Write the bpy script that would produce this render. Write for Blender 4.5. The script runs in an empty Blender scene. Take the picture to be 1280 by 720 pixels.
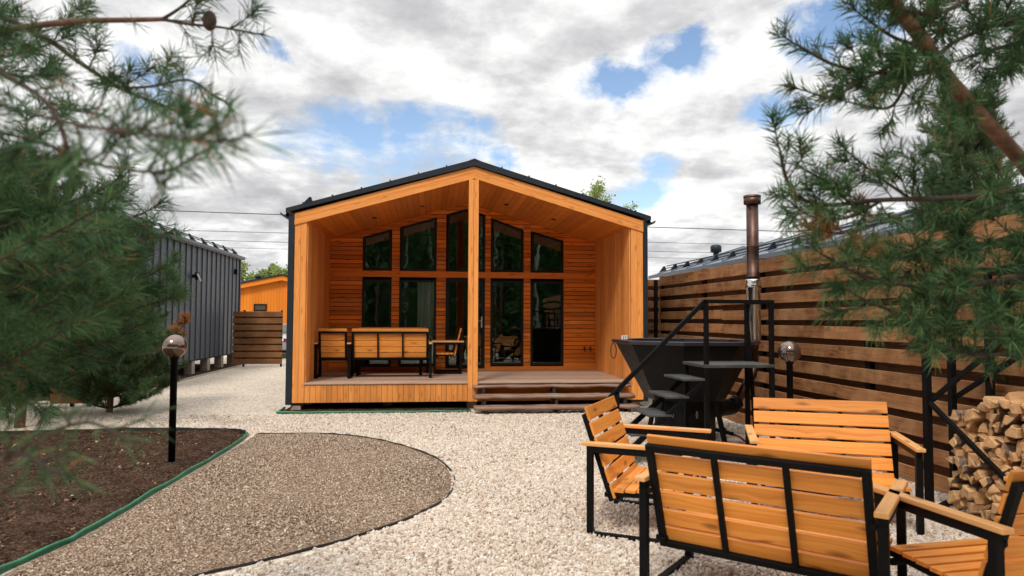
import bpy, bmesh, math, random
import numpy as np
from mathutils import Vector, Matrix
random.seed(7); RNG = np.random.default_rng(11)
S = bpy.context.scene; COL = S.collection
R = math.radians; PI = math.pi

# ------------------------------------------------------------------ camera
F, H = 853.0, 1.72
YAW, PITCH, ROLL = R(6.8), R(2.55), R(0.25)
fw = np.array([math.sin(YAW)*math.cos(PITCH), math.cos(YAW)*math.cos(PITCH), math.sin(PITCH)])
r0 = np.array([math.cos(YAW), -math.sin(YAW), 0]); u0 = np.cross(r0, fw)
RT = r0*math.cos(ROLL)+u0*math.sin(ROLL); UP = u0*math.cos(ROLL)-r0*math.sin(ROLL)
CAM = np.array([0, 0, H])
def at(px, py, d):
    """a direction in the photograph and a distance give a place in the world"""
    return CAM + (fw*F+RT*(px-640)-UP*(py-360))*(d/F)
cd = bpy.data.cameras.new('camera'); cam = bpy.data.objects.new('camera', cd); COL.objects.link(cam)
cam.matrix_world = Matrix(((RT[0], UP[0], -fw[0], 0), (RT[1], UP[1], -fw[1], 0), (RT[2], UP[2], -fw[2], H), (0, 0, 0, 1)))
cd.sensor_width = 36; cd.lens = 36*F/1280; cd.clip_start = .05; cd.clip_end = 3000
cd.dof.use_dof = True; cd.dof.focus_distance = 11.5; cd.dof.aperture_fstop = 2.8
S.camera = cam

# ------------------------------------------------------------------ materials
def newmat(name):
    m = bpy.data.materials.new(name); m.use_nodes = True
    nt = m.node_tree; nt.nodes.clear()
    out = nt.nodes.new('ShaderNodeOutputMaterial'); b = nt.nodes.new('ShaderNodeBsdfPrincipled')
    nt.links.new(b.outputs[0], out.inputs[0])
    return m, nt, b
class G:
    """small helper for node graphs"""
    def __init__(s, nt): s.nt = nt
    def n(s, t, **k):
        x = s.nt.nodes.new('ShaderNode'+t)
        for a, v in k.items(): setattr(x, a, v)
        return x
    def put(s, node, i, v):
        if v is None: return
        if hasattr(v, 'links') or isinstance(v, bpy.types.NodeSocket): s.nt.links.new(v, node.inputs[i])
        else: node.inputs[i].default_value = v
    def math(s, op, a, b=None, c=None, clamp=False):
        x = s.n('Math', operation=op); x.use_clamp = clamp
        s.put(x, 0, a); s.put(x, 1, b); s.put(x, 2, c); return x.outputs[0]
    def vm(s, op, a, b=None, scale=None):
        x = s.n('VectorMath', operation=op); s.put(x, 0, a); s.put(x, 1, b)
        if scale is not None: s.put(x, 'Scale', scale)
        return x.outputs['Value'] if op in ('DISTANCE', 'LENGTH', 'DOT_PRODUCT') else x.outputs[0]
    def mix(s, f, a, b, mode='MIX'):
        x = s.n('Mix', data_type='RGBA', blend_type=mode); s.put(x, 0, f)
        for i, v in ((6, a), (7, b)):
            if isinstance(v, (tuple, list)) and len(v) == 3: v = (*v, 1)
            s.put(x, i, v)
        return x.outputs[2]
    def ramp(s, f, stops, interp='LINEAR'):
        x = s.n('ValToRGB'); s.put(x, 0, f); e = x.color_ramp.elements; x.color_ramp.interpolation = interp
        while len(e) < len(stops): e.new(.5)
        for q, (p, c) in zip(e, stops):
            q.position = p; q.color = (*c, 1) if len(c) == 3 else c
        return x.outputs[0]
    def noise(s, v, scale, detail=4, rough=.55, dist=0):
        x = s.n('TexNoise'); s.put(x, 'Vector', v); x.inputs['Scale'].default_value = scale
        x.inputs['Detail'].default_value = detail; x.inputs['Roughness'].default_value = rough; x.inputs['Distortion'].default_value = dist
        return x.outputs['Fac']
    def mapr(s, v, a, b, c=0, d=1):
        x = s.n('MapRange'); s.put(x, 0, v)
        for i, q in zip((1, 2, 3, 4), (a, b, c, d)): x.inputs[i].default_value = q
        return x.outputs[0]
    def bump(s, h, strength, dist, normal=None):
        x = s.n('Bump'); s.put(x, 'Height', h); x.inputs['Strength'].default_value = strength; x.inputs['Distance'].default_value = dist
        if normal is not None: s.put(x, 'Normal', normal)
        return x.outputs[0]

def wood(name, c_lo, c_hi, grain=.5, rough=.5, tint=.25, knots=True, weather=None, bumpd=.002, knot_amt=.68):
    m, nt, b = newmat(name); g = G(nt)
    uv = g.n('UVMap').outputs[0]; rnd = g.n('NewGeometry').outputs['Random Per Island']
    off = g.n('CombineXYZ'); g.put(off, 0, g.math('MULTIPLY', rnd, 57.3)); g.put(off, 1, g.math('MULTIPLY', rnd, 31.7)); g.put(off, 2, g.math('MULTIPLY', rnd, 9.1))
    p = g.vm('ADD', uv, off.outputs[0])
    warp = g.noise(g.vm('MULTIPLY', p, (1.6, 5, 1)), 1.0, 2)
    wv = g.n('CombineXYZ'); g.put(wv, 1, g.math('MULTIPLY', warp, .12))
    p2 = g.vm('ADD', p, wv.outputs[0])
    gr = g.noise(g.vm('MULTIPLY', p2, (1.3, 55, 1)), 1.0, 5, .65)
    lo = g.noise(g.vm('MULTIPLY', p2, (.9, 9, 1)), 1.0, 3)
    f = g.math('ADD', g.math('MULTIPLY', g.math('SUBTRACT', gr, .5), grain*1.5), g.math('ADD', g.math('MULTIPLY', lo, .55), .23))
    col = g.mix(g.mapr(f, .2, .85), c_lo, c_hi)
    tn = g.math('ADD', g.math('MULTIPLY', g.math('SUBTRACT', rnd, .5), tint*2), 1.0)
    tv = g.n('CombineXYZ')
    for i, k in enumerate((1.0, 1.12, 1.3)): g.put(tv, i, g.math('POWER', tn, k))
    col = g.mix(1.0, col, tv.outputs[0], 'MULTIPLY')
    if knots:
        v = g.n('TexVoronoi', voronoi_dimensions='2D'); g.put(v, 'Vector', g.vm('MULTIPLY', p2, (2.2, 8.0, 0))); v.inputs['Scale'].default_value = 1.0
        d = v.outputs['Distance']; cs = g.n('SeparateColor'); g.put(cs, 0, v.outputs['Color'])
        on = g.math('GREATER_THAN', cs.outputs[0], .5)
        k = g.math('MULTIPLY', g.mapr(d, .05, .19, 1, 0), on)
        col = g.mix(g.math('MULTIPLY', k, knot_amt), col, tuple(q*.22 for q in c_lo))
    if weather:
        geo = g.n('NewGeometry').outputs['Position']
        w = g.mapr(g.noise(geo, 2.3, 6, .65), .42, .68)
        w2 = g.mapr(g.noise(g.vm('MULTIPLY', p2, (.6, 22, 1)), 1.0, 4), .45, .7)
        col = g.mix(g.math('MULTIPLY', w, .75), col, weather)
        col = g.mix(g.math('MULTIPLY', w2, .45), col, tuple(q*.45 for q in weather))
    g.put(b, 'Base Color', col); b.inputs['Roughness'].default_value = rough; b.inputs['Specular IOR Level'].default_value = .3
    g.put(b, 'Normal', g.bump(gr, .35, bumpd))
    return m
def plain(name, col, rough=.5, metal=0, var=.15, scale=6, bump=0, coat=0, spec=.5):
    m, nt, b = newmat(name); g = G(nt)
    geo = g.n('NewGeometry').outputs['Position']
    nz = g.noise(geo, scale, 5, .6)
    f = g.mapr(nz, .3, .7, 1-var, 1+var)
    x = g.vm('SCALE', col, None, f); g.put(b, 'Base Color', x)
    b.inputs['Roughness'].default_value = rough; b.inputs['Metallic'].default_value = metal; b.inputs['Coat Weight'].default_value = coat
    b.inputs['Specular IOR Level'].default_value = spec
    g.put(b, 'Roughness', g.mapr(g.noise(geo, scale*4, 4), .3, .7, max(.02, rough-.12*rough), min(1, rough+.25*rough)))
    if bump: g.put(b, 'Normal', g.bump(g.noise(geo, scale*14, 4), .5, bump))
    return m
M = {}
M['larch'] = wood('larch_front', (.58, .185, .033), (.90, .38, .105), .7, .5, .18, knot_amt=.35)
M['larch_wall'] = wood('larch_wall', (.55, .132, .011), (.85, .27, .031), .7, .5, .3, knot_amt=.5)
M['larch_soffit'] = wood('larch_soffit', (.56, .155, .018), (.82, .28, .04), .6, .5, .17, knot_amt=.4)
M['slat'] = wood('slat_pine', (.60, .185, .022), (.93, .40, .085), .7, .42, .24)
M['arm'] = wood('arm_pine', (.62, .28, .09), (.86, .48, .19), .5, .4, .08)
M['deck'] = wood('deck_board', (.28, .17, .115), (.54, .39, .29), .7, .55, .2, knots=False)
M['step'] = wood('step_board', (.16, .08, .052), (.36, .21, .145), .7, .6, .14, knots=False, weather=(.34, .26, .21))
M['fence'] = wood('fence_board', (.12, .042, .014), (.34, .14, .048), 1.2, .7, .42, weather=(.46, .25, .11), bumpd=.006)
M['fence_shaded'] = wood('fence_board_shaded', (.05, .018, .007), (.12, .048, .018), .9, .75, .3)  # darker copy of the fence wood: shade in the gaps put into the colour
M['fence_far'] = wood('fence_far', (.12, .045, .016), (.24, .10, .035), .8, .7, .3, weather=(.30, .15, .06))
M['fence_low'] = wood('low_screen', (.24, .09, .028), (.40, .175, .06), .6, .6, .2)
M['orange'] = wood('orange_cladding', (.70, .19, .012), (.86, .27, .025), .4, .55, .1, knots=False)
M['roof'] = plain('roof_sheet', (.020, .025, .034), .45, .1, .12, 2, 0, 0, .35)
M['trim'] = plain('dark_trim', (.018, .026, .036), .45, .1, .1, 3, 0, 0, .35)
M['steel'] = plain('black_steel', (.0045, .0045, .005), .55, 0, .3, 8, .0008, 0, .12)
M['frame'] = plain('window_frame', (.007, .007, .008), .4, 0, .15, 6, 0, 0, .3)
M['tub'] = plain('tub_black', (.004, .004, .0043), .5, 0, .4, 5, .0006, 0, .2)
M['rim'] = plain('tub_rim', (.020, .016, .021), .33, 0, .2, 5)
M['tread'] = plain('stair_tread', (.05, .05, .05), .6, 0, .45, 9, .001)
M['chrome'] = plain('stainless', (.62, .62, .60), .17, 1, .12, 9)
M['bronze'] = plain('burnt_steel', (.115, .068, .055), .42, 1, .4, 5)
M['sheet'] = plain('grey_sheet', (.068, .080, .098), .5, 0, .07, 1.5)
M['sheet_roof'] = plain('grey_roof', (.10, .105, .115), .45, .2, .1, 2)
M['neigh_roof'] = plain('neighbour_roof', (.16, .18, .215), .4, .2, .12, 2)
M['concrete'] = plain('concrete', (.40, .33, .26), .85, 0, .2, 9, .003)
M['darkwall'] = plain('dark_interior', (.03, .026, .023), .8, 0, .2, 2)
M['curtain'] = plain('curtain', (.75, .73, .70), .9, 0, .08, 5)
M['white'] = plain('white_plastic', (.75, .75, .74), .4, 0, .06, 8)
M['green'] = plain('green_plastic', (.022, .17, .085), .42, 0, .3, 9, .002)
M['black_edge'] = plain('black_edging', (.016, .016, .016), .6, 0, .2, 8)
M['rubber'] = plain('rubber', (.012, .012, .012), .7)
M['red'] = plain('red_hose', (.25, .012, .012), .4)
M['cable'] = plain('cable', (.02, .02, .022), .6)
M['globe'] = plain('smoked_globe', (.24, .18, .155), .06, .85, .1, 4)
M['bark'] = plain('pine_bark', (.15, .075, .045), .9, 0, .5, 22, .01)
M['bark_dark'] = plain('twig_bark', (.045, .027, .019), .9, 0, .45, 40, .004)
M['birch_bark'] = plain('birch_bark', (.5, .48, .45), .8, 0, .4, 9)
M['cone'] = plain('pine_cone', (.05, .03, .02), .8, 0, .4, 60, .004)
M['car'] = plain('car_paint', (.42, .43, .45), .25, .3, .05, 2, 0, .8)
M['metal'] = plain('satin_metal', (.7, .7, .7), .25, 1, .05)
M['lamp_lens'] = plain('lamp_lens', (.10, .09, .07), .3, .3, .1)

def leafmat(name, c1, c2, trans=.25, rough=.5, brown=0):
    m, nt, b = newmat(name); g = G(nt)
    rnd = g.n('NewGeometry').outputs['Random Per Island']
    geo = g.n('NewGeometry').outputs['Position']
    nz = g.noise(geo, 3.0, 3)
    f = g.math('ADD', g.math('MULTIPLY', g.math('POWER', rnd, 1.5), .65), g.mapr(nz, .35, .65, 0, .35))
    col = g.mix(f, c1, c2)
    if brown: col = g.mix(g.math('GREATER_THAN', g.math('FRACT', g.math('MULTIPLY', rnd, 17.3)), 1-brown), col, (.24, .115, .045))
    g.put(b, 'Base Color', col); b.inputs['Roughness'].default_value = rough; b.inputs['Specular IOR Level'].default_value = .12
    t = g.n('BsdfTranslucent'); g.put(t, 0, col); mx = g.n('MixShader'); mx.inputs[0].default_value = trans
    nt.links.new(b.outputs[0], mx.inputs[1]); nt.links.new(t.outputs[0], mx.inputs[2])
    nt.links.new(mx.outputs[0], nt.nodes['Material Output'].inputs[0])
    return m
M['needle'] = leafmat('pine_needles', (.012, .043, .022), (.12, .225, .085), .15, .5, .035)
M['needle_far'] = leafmat('pine_needles_far', (.018, .049, .021), (.16, .245, .082), .15, .5, .05)
M['needle_light'] = leafmat('pine_needles_light', (.06, .11, .05), (.16, .23, .10))
M['needle_dead'] = leafmat('dead_needles', (.20, .075, .025), (.46, .22, .085))
M['birch'] = leafmat('birch_leaves', (.20, .27, .08), (.40, .48, .17), .5)
M['forest'] = leafmat('forest_leaves', (.03, .085, .03), (.11, .20, .065), .2)

def gravel_ground():
    m, nt, b = newmat('gravel_ground'); g = G(nt)
    p = g.n('NewGeometry').outputs['Position']
    wn = g.n('TexNoise'); g.put(wn, 'Vector', p); wn.inputs['Scale'].default_value = 25
    pw = g.vm('ADD', p, g.vm('SCALE', wn.outputs['Color'], None, .012))
    pf = g.vm('MULTIPLY', pw, (1, 1, 0))
    v = g.n('TexVoronoi'); g.put(v, 'Vector', pf); v.inputs['Scale'].default_value = 34
    cs = g.n('SeparateColor'); g.put(cs, 0, v.outputs['Color'])
    col = g.ramp(cs.outputs[0], [(0, (.30, .23, .17)), (.14, (.47, .39, .31)), (.4, (.62, .545, .46)), (.7, (.72, .65, .57)), (.9, (.60, .47, .36)), (1, (.77, .73, .67))])
    gap = g.mapr(v.outputs['Distance'], .40, .78, 1, .88)
    col = g.mix(1.0, col, g.n('CombineColor').outputs[0] if False else gap, 'MULTIPLY')
    big = g.mapr(g.noise(pf, .55, 5, .6), .3, .7, .92, 1.1)
    col = g.mix(1.0, col, big, 'MULTIPLY')
    dust = g.mapr(g.noise(pf, 1.7, 5, .6), .5, .75, 0, .35)
    col = g.mix(dust, col, (.43, .36, .29))
    g.put(b, 'Base Color', g.mix(1.0, col, (1.07, 1.06, 1.03), 'MULTIPLY')); b.inputs['Roughness'].default_value = .95; b.inputs['Specular IOR Level'].default_value = .12
    h = g.math('SUBTRACT', 1.0, g.math('MULTIPLY', v.outputs['Distance'], 1.0))
    g.put(b, 'Normal', g.bump(h, .8, .012))
    return m
M['gravel'] = gravel_ground()
def fines(name, stops, scale, wet, bumpd=.01, bumps=.8, light=None):
    m, nt, b = newmat(name); g = G(nt)
    p = g.n('NewGeometry').outputs['Position']
    v = g.n('TexVoronoi'); g.put(v, 'Vector', p); v.inputs['Scale'].default_value = scale
    cs = g.n('SeparateColor'); g.put(cs, 0, v.outputs['Color'])
    col = g.ramp(cs.outputs[1], stops)
    big = g.mapr(g.noise(p, 1.3, 6, .65), .3, .7, 0, 1)
    col = g.mix(g.math('MULTIPLY', big, .5), col, wet)
    if light: col = g.mix(g.mapr(g.noise(p, 4.5, 7, .7), .48, .66, 0, .8), col, light)
    gap = g.mapr(v.outputs['Distance'], .35, .75, 1, .5)
    col = g.mix(1.0, col, gap, 'MULTIPLY')
    g.put(b, 'Base Color', col); b.inputs['Roughness'].default_value = 1; b.inputs['Specular IOR Level'].default_value = .05
    h = g.math('ADD', g.math('SUBTRACT', 1.0, v.outputs['Distance']), g.math('MULTIPLY', g.noise(p, 14, 6, .7), 1.5))
    g.put(b, 'Normal', g.bump(h, bumps, bumpd))
    return m
M['fine_gravel'] = fines('fine_gravel', [(0, (.11, .07, .045)), (.3, (.25, .165, .11)), (.6, (.36, .25, .17)), (.85, (.46, .35, .26)), (1, (.62, .53, .43))], 75, (.20, .13, .085))
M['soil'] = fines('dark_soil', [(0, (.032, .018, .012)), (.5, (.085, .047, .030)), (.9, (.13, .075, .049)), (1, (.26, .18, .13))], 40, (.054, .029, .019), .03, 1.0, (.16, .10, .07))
def stone_mat(name, stops):
    m, nt, b = newmat(name); g = G(nt)
    rnd = g.n('ObjectInfo').outputs['Random']
    col = g.ramp(rnd, stops)
    geo = g.n('TexCoord').outputs['Object']
    f = g.mapr(g.noise(geo, 30, 4), .3, .7, .82, 1.12)
    g.put(b, 'Base Color', g.mix(1.0, col, f, 'MULTIPLY')); b.inputs['Roughness'].default_value = .9; b.inputs['Specular IOR Level'].default_value = .15
    return m
M['stones'] = stone_mat('pale_stones', [(0, (.27, .20, .15)), (.07, (.44, .345, .265)), (.25, (.56, .48, .40)), (.6, (.66, .585, .505)), (.78, (.58, .45, .34)), (.85, (.66, .60, .53)), (1, (.74, .70, .65))])
M['brown_stones'] = stone_mat('brown_stones', [(0, (.10, .062, .040)), (.25, (.22, .155, .11)), (.55, (.36, .265, .195)), (.8, (.47, .37, .285)), (.95, (.56, .45, .34)), (1, (.76, .68, .58))])
M['clods'] = stone_mat('soil_clods', [(0, (.03, .017, .011)), (.5, (.08, .044, .028)), (.9, (.125, .072, .047)), (.97, (.26, .15, .08)), (1, (.55, .45, .36))])
def logmat():
    m, nt, b = newmat('split_wood'); g = G(nt)
    p = g.n('TexCoord').outputs['Object']; rnd = g.n('ObjectInfo').outputs['Random']
    off = g.vm('SCALE', (13.0, 7.0, 3.0), None, rnd)
    q = g.vm('ADD', p, off)
    gr = g.noise(g.vm('MULTIPLY', q, (2, 30, 30)), 1.0, 4)
    col = g.mix(g.mapr(gr, .3, .7), (.56, .29, .11), (.86, .57, .30))
    col = g.mix(g.math('MULTIPLY', rnd, .5), col, (.46, .24, .10))
    yz = g.vm('LENGTH', g.vm('ADD', g.vm('MULTIPLY', p, (0, 1, 1)), g.vm('SCALE', (0, .031, .023), None, rnd)))
    ring = g.math('SINE', g.math('ADD', g.math('MULTIPLY', yz, 620), g.math('MULTIPLY', g.noise(q, 9, 3), 6)))
    col = g.mix(g.mapr(ring, .2, 1, 0, .28), col, (.36, .19, .08))
    col = g.mix(g.mapr(g.noise(q, 14, 5, .7), .56, .72, 0, .6), col, (.25, .145, .075))
    g.put(b, 'Base Color', col); b.inputs['Roughness'].default_value = .8
    g.put(b, 'Normal', g.bump(gr, .5, .006)); return m
M['log'] = logmat()
M['log_bark'] = plain('birch_log_bark', (.20, .14, .10), .9, 0, .6, 30, .01)
def glassmat():
    m, nt, b = newmat('window_glass'); g = G(nt)
    tr = g.n('BsdfTransparent'); tr.inputs[0].default_value = (.80, .84, .82, 1)
    gl = g.n('BsdfGlossy'); gl.inputs['Roughness'].default_value = .012; gl.inputs[0].default_value = (.80, .92, .86, 1)
    geo = g.n('NewGeometry').outputs['Position']
    nm = g.bump(g.noise(geo, 1.4, 2), .25, .01); g.put(gl, 'Normal', nm)
    fr = g.n('Fresnel'); fr.inputs[0].default_value = 1.75
    f = g.math('MULTIPLY', fr.outputs[0], 1.2, clamp=True)
    mx = g.n('MixShader'); g.put(mx, 0, f)
    nt.links.new(tr.outputs[0], mx.inputs[1]); nt.links.new(gl.outputs[0], mx.inputs[2])
    nt.links.new(mx.outputs[0], nt.nodes['Material Output'].inputs[0]); return m
M['glass'] = glassmat()

# ------------------------------------------------------------------ mesh helpers
OFF = {}
class MB:
    def __init__(s): s.v = []; s.f = []; s.uv = []; s.mi = []; s.sm = []
    def face(s, idx, uvs=None, mi=0, sm=False):
        s.f.append(tuple(idx)); s.uv.append(uvs or [(0, 0)]*len(idx)); s.mi.append(mi); s.sm.append(sm)
    def hexa(s, P, L, W, T, mi=0, s0=None):
        """8 corners: bit0 = along, bit1 = across, bit2 = thickness"""
        b = len(s.v); s.v += [tuple(p) for p in P]
        o = random.random()*3
        for idx, kind in (((0, 2, 3, 1), 'LW'), ((4, 5, 7, 6), 'LW'), ((0, 1, 5, 4), 'LT'), ((2, 6, 7, 3), 'LT'), ((0, 4, 6, 2), 'WT'), ((1, 3, 7, 5), 'WT')):
            uv = []
            for i in idx:
                a, c, t = (i & 1)*L, ((i >> 1) & 1)*W, ((i >> 2) & 1)*T
                uv.append((a, c) if kind == 'LW' else (a, t+W) if kind == 'LT' else (t*.15, c))
            s.face([b+i for i in idx], uv, mi)
    def bar(s, p0, p1, w, t, up=(0, 0, 1), mi=0):
        """board from p0 to p1 (centre line); t is its size along up, w across"""
        p0, p1, up = Vector(p0), Vector(p1), Vector(up)
        d = (p1-p0); L = d.length; d.normalize(); side = up.cross(d)
        if side.length < 1e-4: side = Vector((1, 0, 0)).cross(d)
        side.normalize(); u = d.cross(side)
        P = []
        for i in range(8):
            P.append((p1 if i & 1 else p0)+side*(w/2 if i & 2 else -w/2)+u*(t/2 if i & 4 else -t/2))
        s.hexa(P, L, w, t, mi)
    def box(s, a, b, along='x', mi=0):
        """axis-aligned box from corner a to corner b, grain along the named axis"""
        a = [min(p, q) for p, q in zip(a, b)] if False else a
        lo = [min(p, q) for p, q in zip(a, b)]; hi = [max(p, q) for p, q in zip(a, b)]
        ax = 'xyz'.index(along); rest = [i for i in range(3) if i != ax]
        if hi[rest[0]]-lo[rest[0]] < hi[rest[1]]-lo[rest[1]]: rest = rest[::-1]
        order = [ax]+rest; P = []
        for i in range(8):
            p = [0, 0, 0]
            for k in range(3): p[order[k]] = hi[order[k]] if (i >> k) & 1 else lo[order[k]]
            P.append(p)
        s.hexa(P, *[hi[k]-lo[k] for k in order], mi)
    def prism(s, poly, ext, along=(1, 0, 0), mi=0):
        """polygon of 3D points pushed along ext"""
        n = len(poly); b = len(s.v); e = Vector(ext); al = Vector(along).normalized()
        ac = e.normalized().cross(al)
        P = [Vector(p) for p in poly]; s.v += [tuple(p) for p in P]+[tuple(p+e) for p in P]
        uv = lambda p: (p.dot(al), p.dot(ac))
        s.face([b+i for i in range(n)], [uv(p) for p in P], mi); s.face([b+n+i for i in range(n)][::-1], [uv(p) for p in P][::-1], mi)
        for i in range(n):
            j = (i+1) % n; L = (P[j]-P[i]).length
            s.face([b+j, b+i, b+n+i, b+n+j], [(L, 0), (0, 0), (0, e.length), (L, e.length)], mi)
    def tube(s, pts, r, n=8, cap=True, mi=0, smooth=True):
        pts = [Vector(p) for p in pts]; rr = r if hasattr(r, '__len__') else [r]*len(pts)
        b = len(s.v); up = Vector((.0123, .03, 1)); ref = None
        for i, p in enumerate(pts):
            d = (pts[min(i+1, len(pts)-1)]-pts[max(i-1, 0)]).normalized()
            if ref is None:
                ref = d.cross(up)
                if ref.length < .05: ref = d.cross(Vector((1, 0, 0)))
            ref = (ref-d*ref.dot(d)).normalized(); o = d.cross(ref)
            for k in range(n):
                a = 2*PI*k/n; s.v.append(tuple(p+(ref*math.cos(a)+o*math.sin(a))*rr[i]))
        for i in range(len(pts)-1):
            for k in range(n):
                j = (k+1) % n
                s.face([b+i*n+k, b+i*n+j, b+(i+1)*n+j, b+(i+1)*n+k], [(i*.1, k/n), (i*.1, (k+1)/n), (i*.1+.1, (k+1)/n), (i*.1+.1, k/n)], mi, smooth)
        if cap:
            s.face([b+k for k in range(n)][::-1], None, mi); s.face([b+(len(pts)-1)*n+k for k in range(n)], None, mi)
    def lathe(s, prof, c, n=24, mi=0, smooth=True, rot=0, cap=True):
        b = len(s.v)
        for r, z in prof:
            for k in range(n):
                a = rot+2*PI*k/n; s.v.append((c[0]+r*math.cos(a), c[1]+r*math.sin(a), c[2]+z))
        for i in range(len(prof)-1):
            for k in range(n):
                j = (k+1) % n; s.face([b+i*n+k, b+i*n+j, b+(i+1)*n+j, b+(i+1)*n+k], None, mi, smooth)
        if cap:
            s.face([b+k for k in range(n)][::-1], None, mi); s.face([b+(len(prof)-1)*n+k for k in range(n)], None, mi)
    def sphere(s, c, r, n=20, m=12, mi=0, sq=1):
        s.lathe([(max(.0005, r*math.sin(PI*i/m)), -r*sq*math.cos(PI*i/m)) for i in range(m+1)], c, n, mi)
    def build(s, name, mats, parent=None, bevel=0, seg=1, loc=None):
        if not isinstance(mats, (list, tuple)): mats = [mats]
        me = bpy.data.meshes.new(name)
        off = Vector(OFF.get(parent.name, (0, 0, 0))) if parent else Vector(loc or (0, 0, 0))
        me.from_pydata([tuple(Vector(v)-off) for v in s.v], [], s.f)
        uvl = me.uv_layers.new(name='UVMap')
        uvl.data.foreach_set('uv', np.array([c for f in s.uv for c in f], dtype=np.float32).ravel())
        me.polygons.foreach_set('material_index', s.mi); me.polygons.foreach_set('use_smooth', s.sm)
        for m in mats: me.materials.append(m)
        bm = bmesh.new(); bm.from_mesh(me); bmesh.ops.recalc_face_normals(bm, faces=bm.faces); bm.to_mesh(me); bm.free()
        o = bpy.data.objects.new(name, me); COL.objects.link(o)
        if parent: o.parent = parent
        else: o.location = off
        OFF[o.name] = off
        if bevel:
            md = o.modifiers.new('bevel', 'BEVEL'); md.width = bevel; md.segments = seg; md.limit_method = 'ANGLE'; md.angle_limit = R(40)
        return o
def tag(o, label=None, cat=None, group=None, kind=None):
    for k, v in (('label', label), ('category', cat), ('group', group), ('kind', kind)):
        if v: o[k] = v
    return o
def thing(name, label, cat, loc=(0, 0, 0), group=None, rz=0):
    o = bpy.data.objects.new(name, None); COL.objects.link(o); o.location = loc; o.rotation_euler.z = rz
    o.empty_display_size = .2; OFF[o.name] = tuple(loc); return tag(o, label, cat, group)
def local(name, label, cat, group=None):
    o = thing(name, label, cat, (0, 0, 0), group); return o
def copy_tree(o, parent=None):
    c = o.copy(); COL.objects.link(c); c.parent = parent
    for ch in list(o.children): copy_tree(ch, c)
    return c
def put(o, x, y, z, rz, label=None):
    o.location = (x, y, z); o.rotation_euler.z = rz
    if label: o['label'] = label
    return o
def quick(name, fn, mat, parent, bevel=0):
    b = MB(); fn(b); return b.build(name, mat, parent, bevel)

# ------------------------------------------------------------------ ground
SOIL = [(-9.5, 10.95), (-6.1, 10.72), (-4.5, 10.82), (-3.05, 10.66), (-2.78, 10.56), (-2.62, 10.3), (-2.585, 9.1), (-2.66, 7.3), (-2.70, 5.8), (-2.84, 5.0), (-3.0, 3.6), (-9.5, 3.6)]
BROWN = [(-2.50, 10.46), (-1.6, 10.40), (-1.15, 10.2), (-.75, 9.86), (-.3, 9.25), (.04, 8.56), (.2, 7.95), (.25, 7.36), (.2, 6.85), (.1, 6.49), (-.05, 6.2), (-.24, 5.92), (-.65, 5.48), (-1.1, 5.12), (-1.51, 4.85), (-2.1, 4.5), (-2.83, 4.15), (-2.78, 5.0), (-2.64, 5.8), (-2.60, 7.3), (-2.53, 9.1)]
def inside(p, poly):
    x, y = p; c = False
    for i in range(len(poly)):
        (x1, y1), (x2, y2) = poly[i], poly[i-1]
        if (y1 > y) != (y2 > y) and x < (x2-x1)*(y-y1)/(y2-y1)+x1: c = not c
    return c
g_ = MB(); NX = 60
g_.v = [(-400, -400, 0), (400, -400, 0), (400, 900, 0), (-400, 900, 0)]; g_.face((0, 1, 2, 3))
tag(g_.build('gravel_ground', M['gravel']), kind='structure')
def hum(x, y, s=1.0):
    return s*(math.sin(x*3.1+1.3*math.sin(y*2.3))*.4+math.sin(y*4.7+x*1.9)*.3+math.sin(x*9.3+y*7.1)*.18+math.sin(x*17.1-y*13.7)*.12)
def bed(name, poly, step, mat, zf):
    xs = [p[0] for p in poly]; ys = [p[1] for p in poly]
    bm = bmesh.new(); vs = [bm.verts.new((x, y, 0)) for x, y in poly]; bm.faces.new(vs)
    for ax, lo, hi in ((0, min(xs), max(xs)), (1, min(ys), max(ys))):
        q = lo+step
        while q < hi:
            co = [0, 0, 0]; no = [0, 0, 0]; co[ax] = q; no[ax] = 1
            bmesh.ops.bisect_plane(bm, geom=bm.verts[:]+bm.edges[:]+bm.faces[:], plane_co=co, plane_no=no); q += step
    for v in bm.verts: v.co.z = zf(v.co.x, v.co.y, v.is_boundary)
    bmesh.ops.recalc_face_normals(bm, faces=bm.faces)
    if bm.faces[:][0].normal.z < 0: bmesh.ops.reverse_faces(bm, faces=bm.faces)
    me = bpy.data.meshes.new(name); bm.to_mesh(me); bm.free(); me.materials.append(mat)
    for p in me.polygons: p.use_smooth = True
    o = bpy.data.objects.new(name, me); COL.objects.link(o); return o
soil = bed('soil_bed', SOIL, .11, M['soil'], lambda x, y, b: .012 if b else .035+.03*hum(x*1.9, y*1.9)+.02*random.random())
tag(soil, kind='structure')
brown = bed('fine_gravel_bed', BROWN, .25, M['fine_gravel'], lambda x, y, b: .012 if b else .016+.006*hum(x, y)*.5)
tag(brown, kind='structure')
HB = [(-2.66, 12.62), (.76, 12.58), (.76, 13.8), (-2.66, 13.8)]
hb = bed('house_soil_strip', HB, .2, M['soil'], lambda x, y, b: .006 if b else .015+.008*random.random()); tag(hb, kind='structure')

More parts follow.
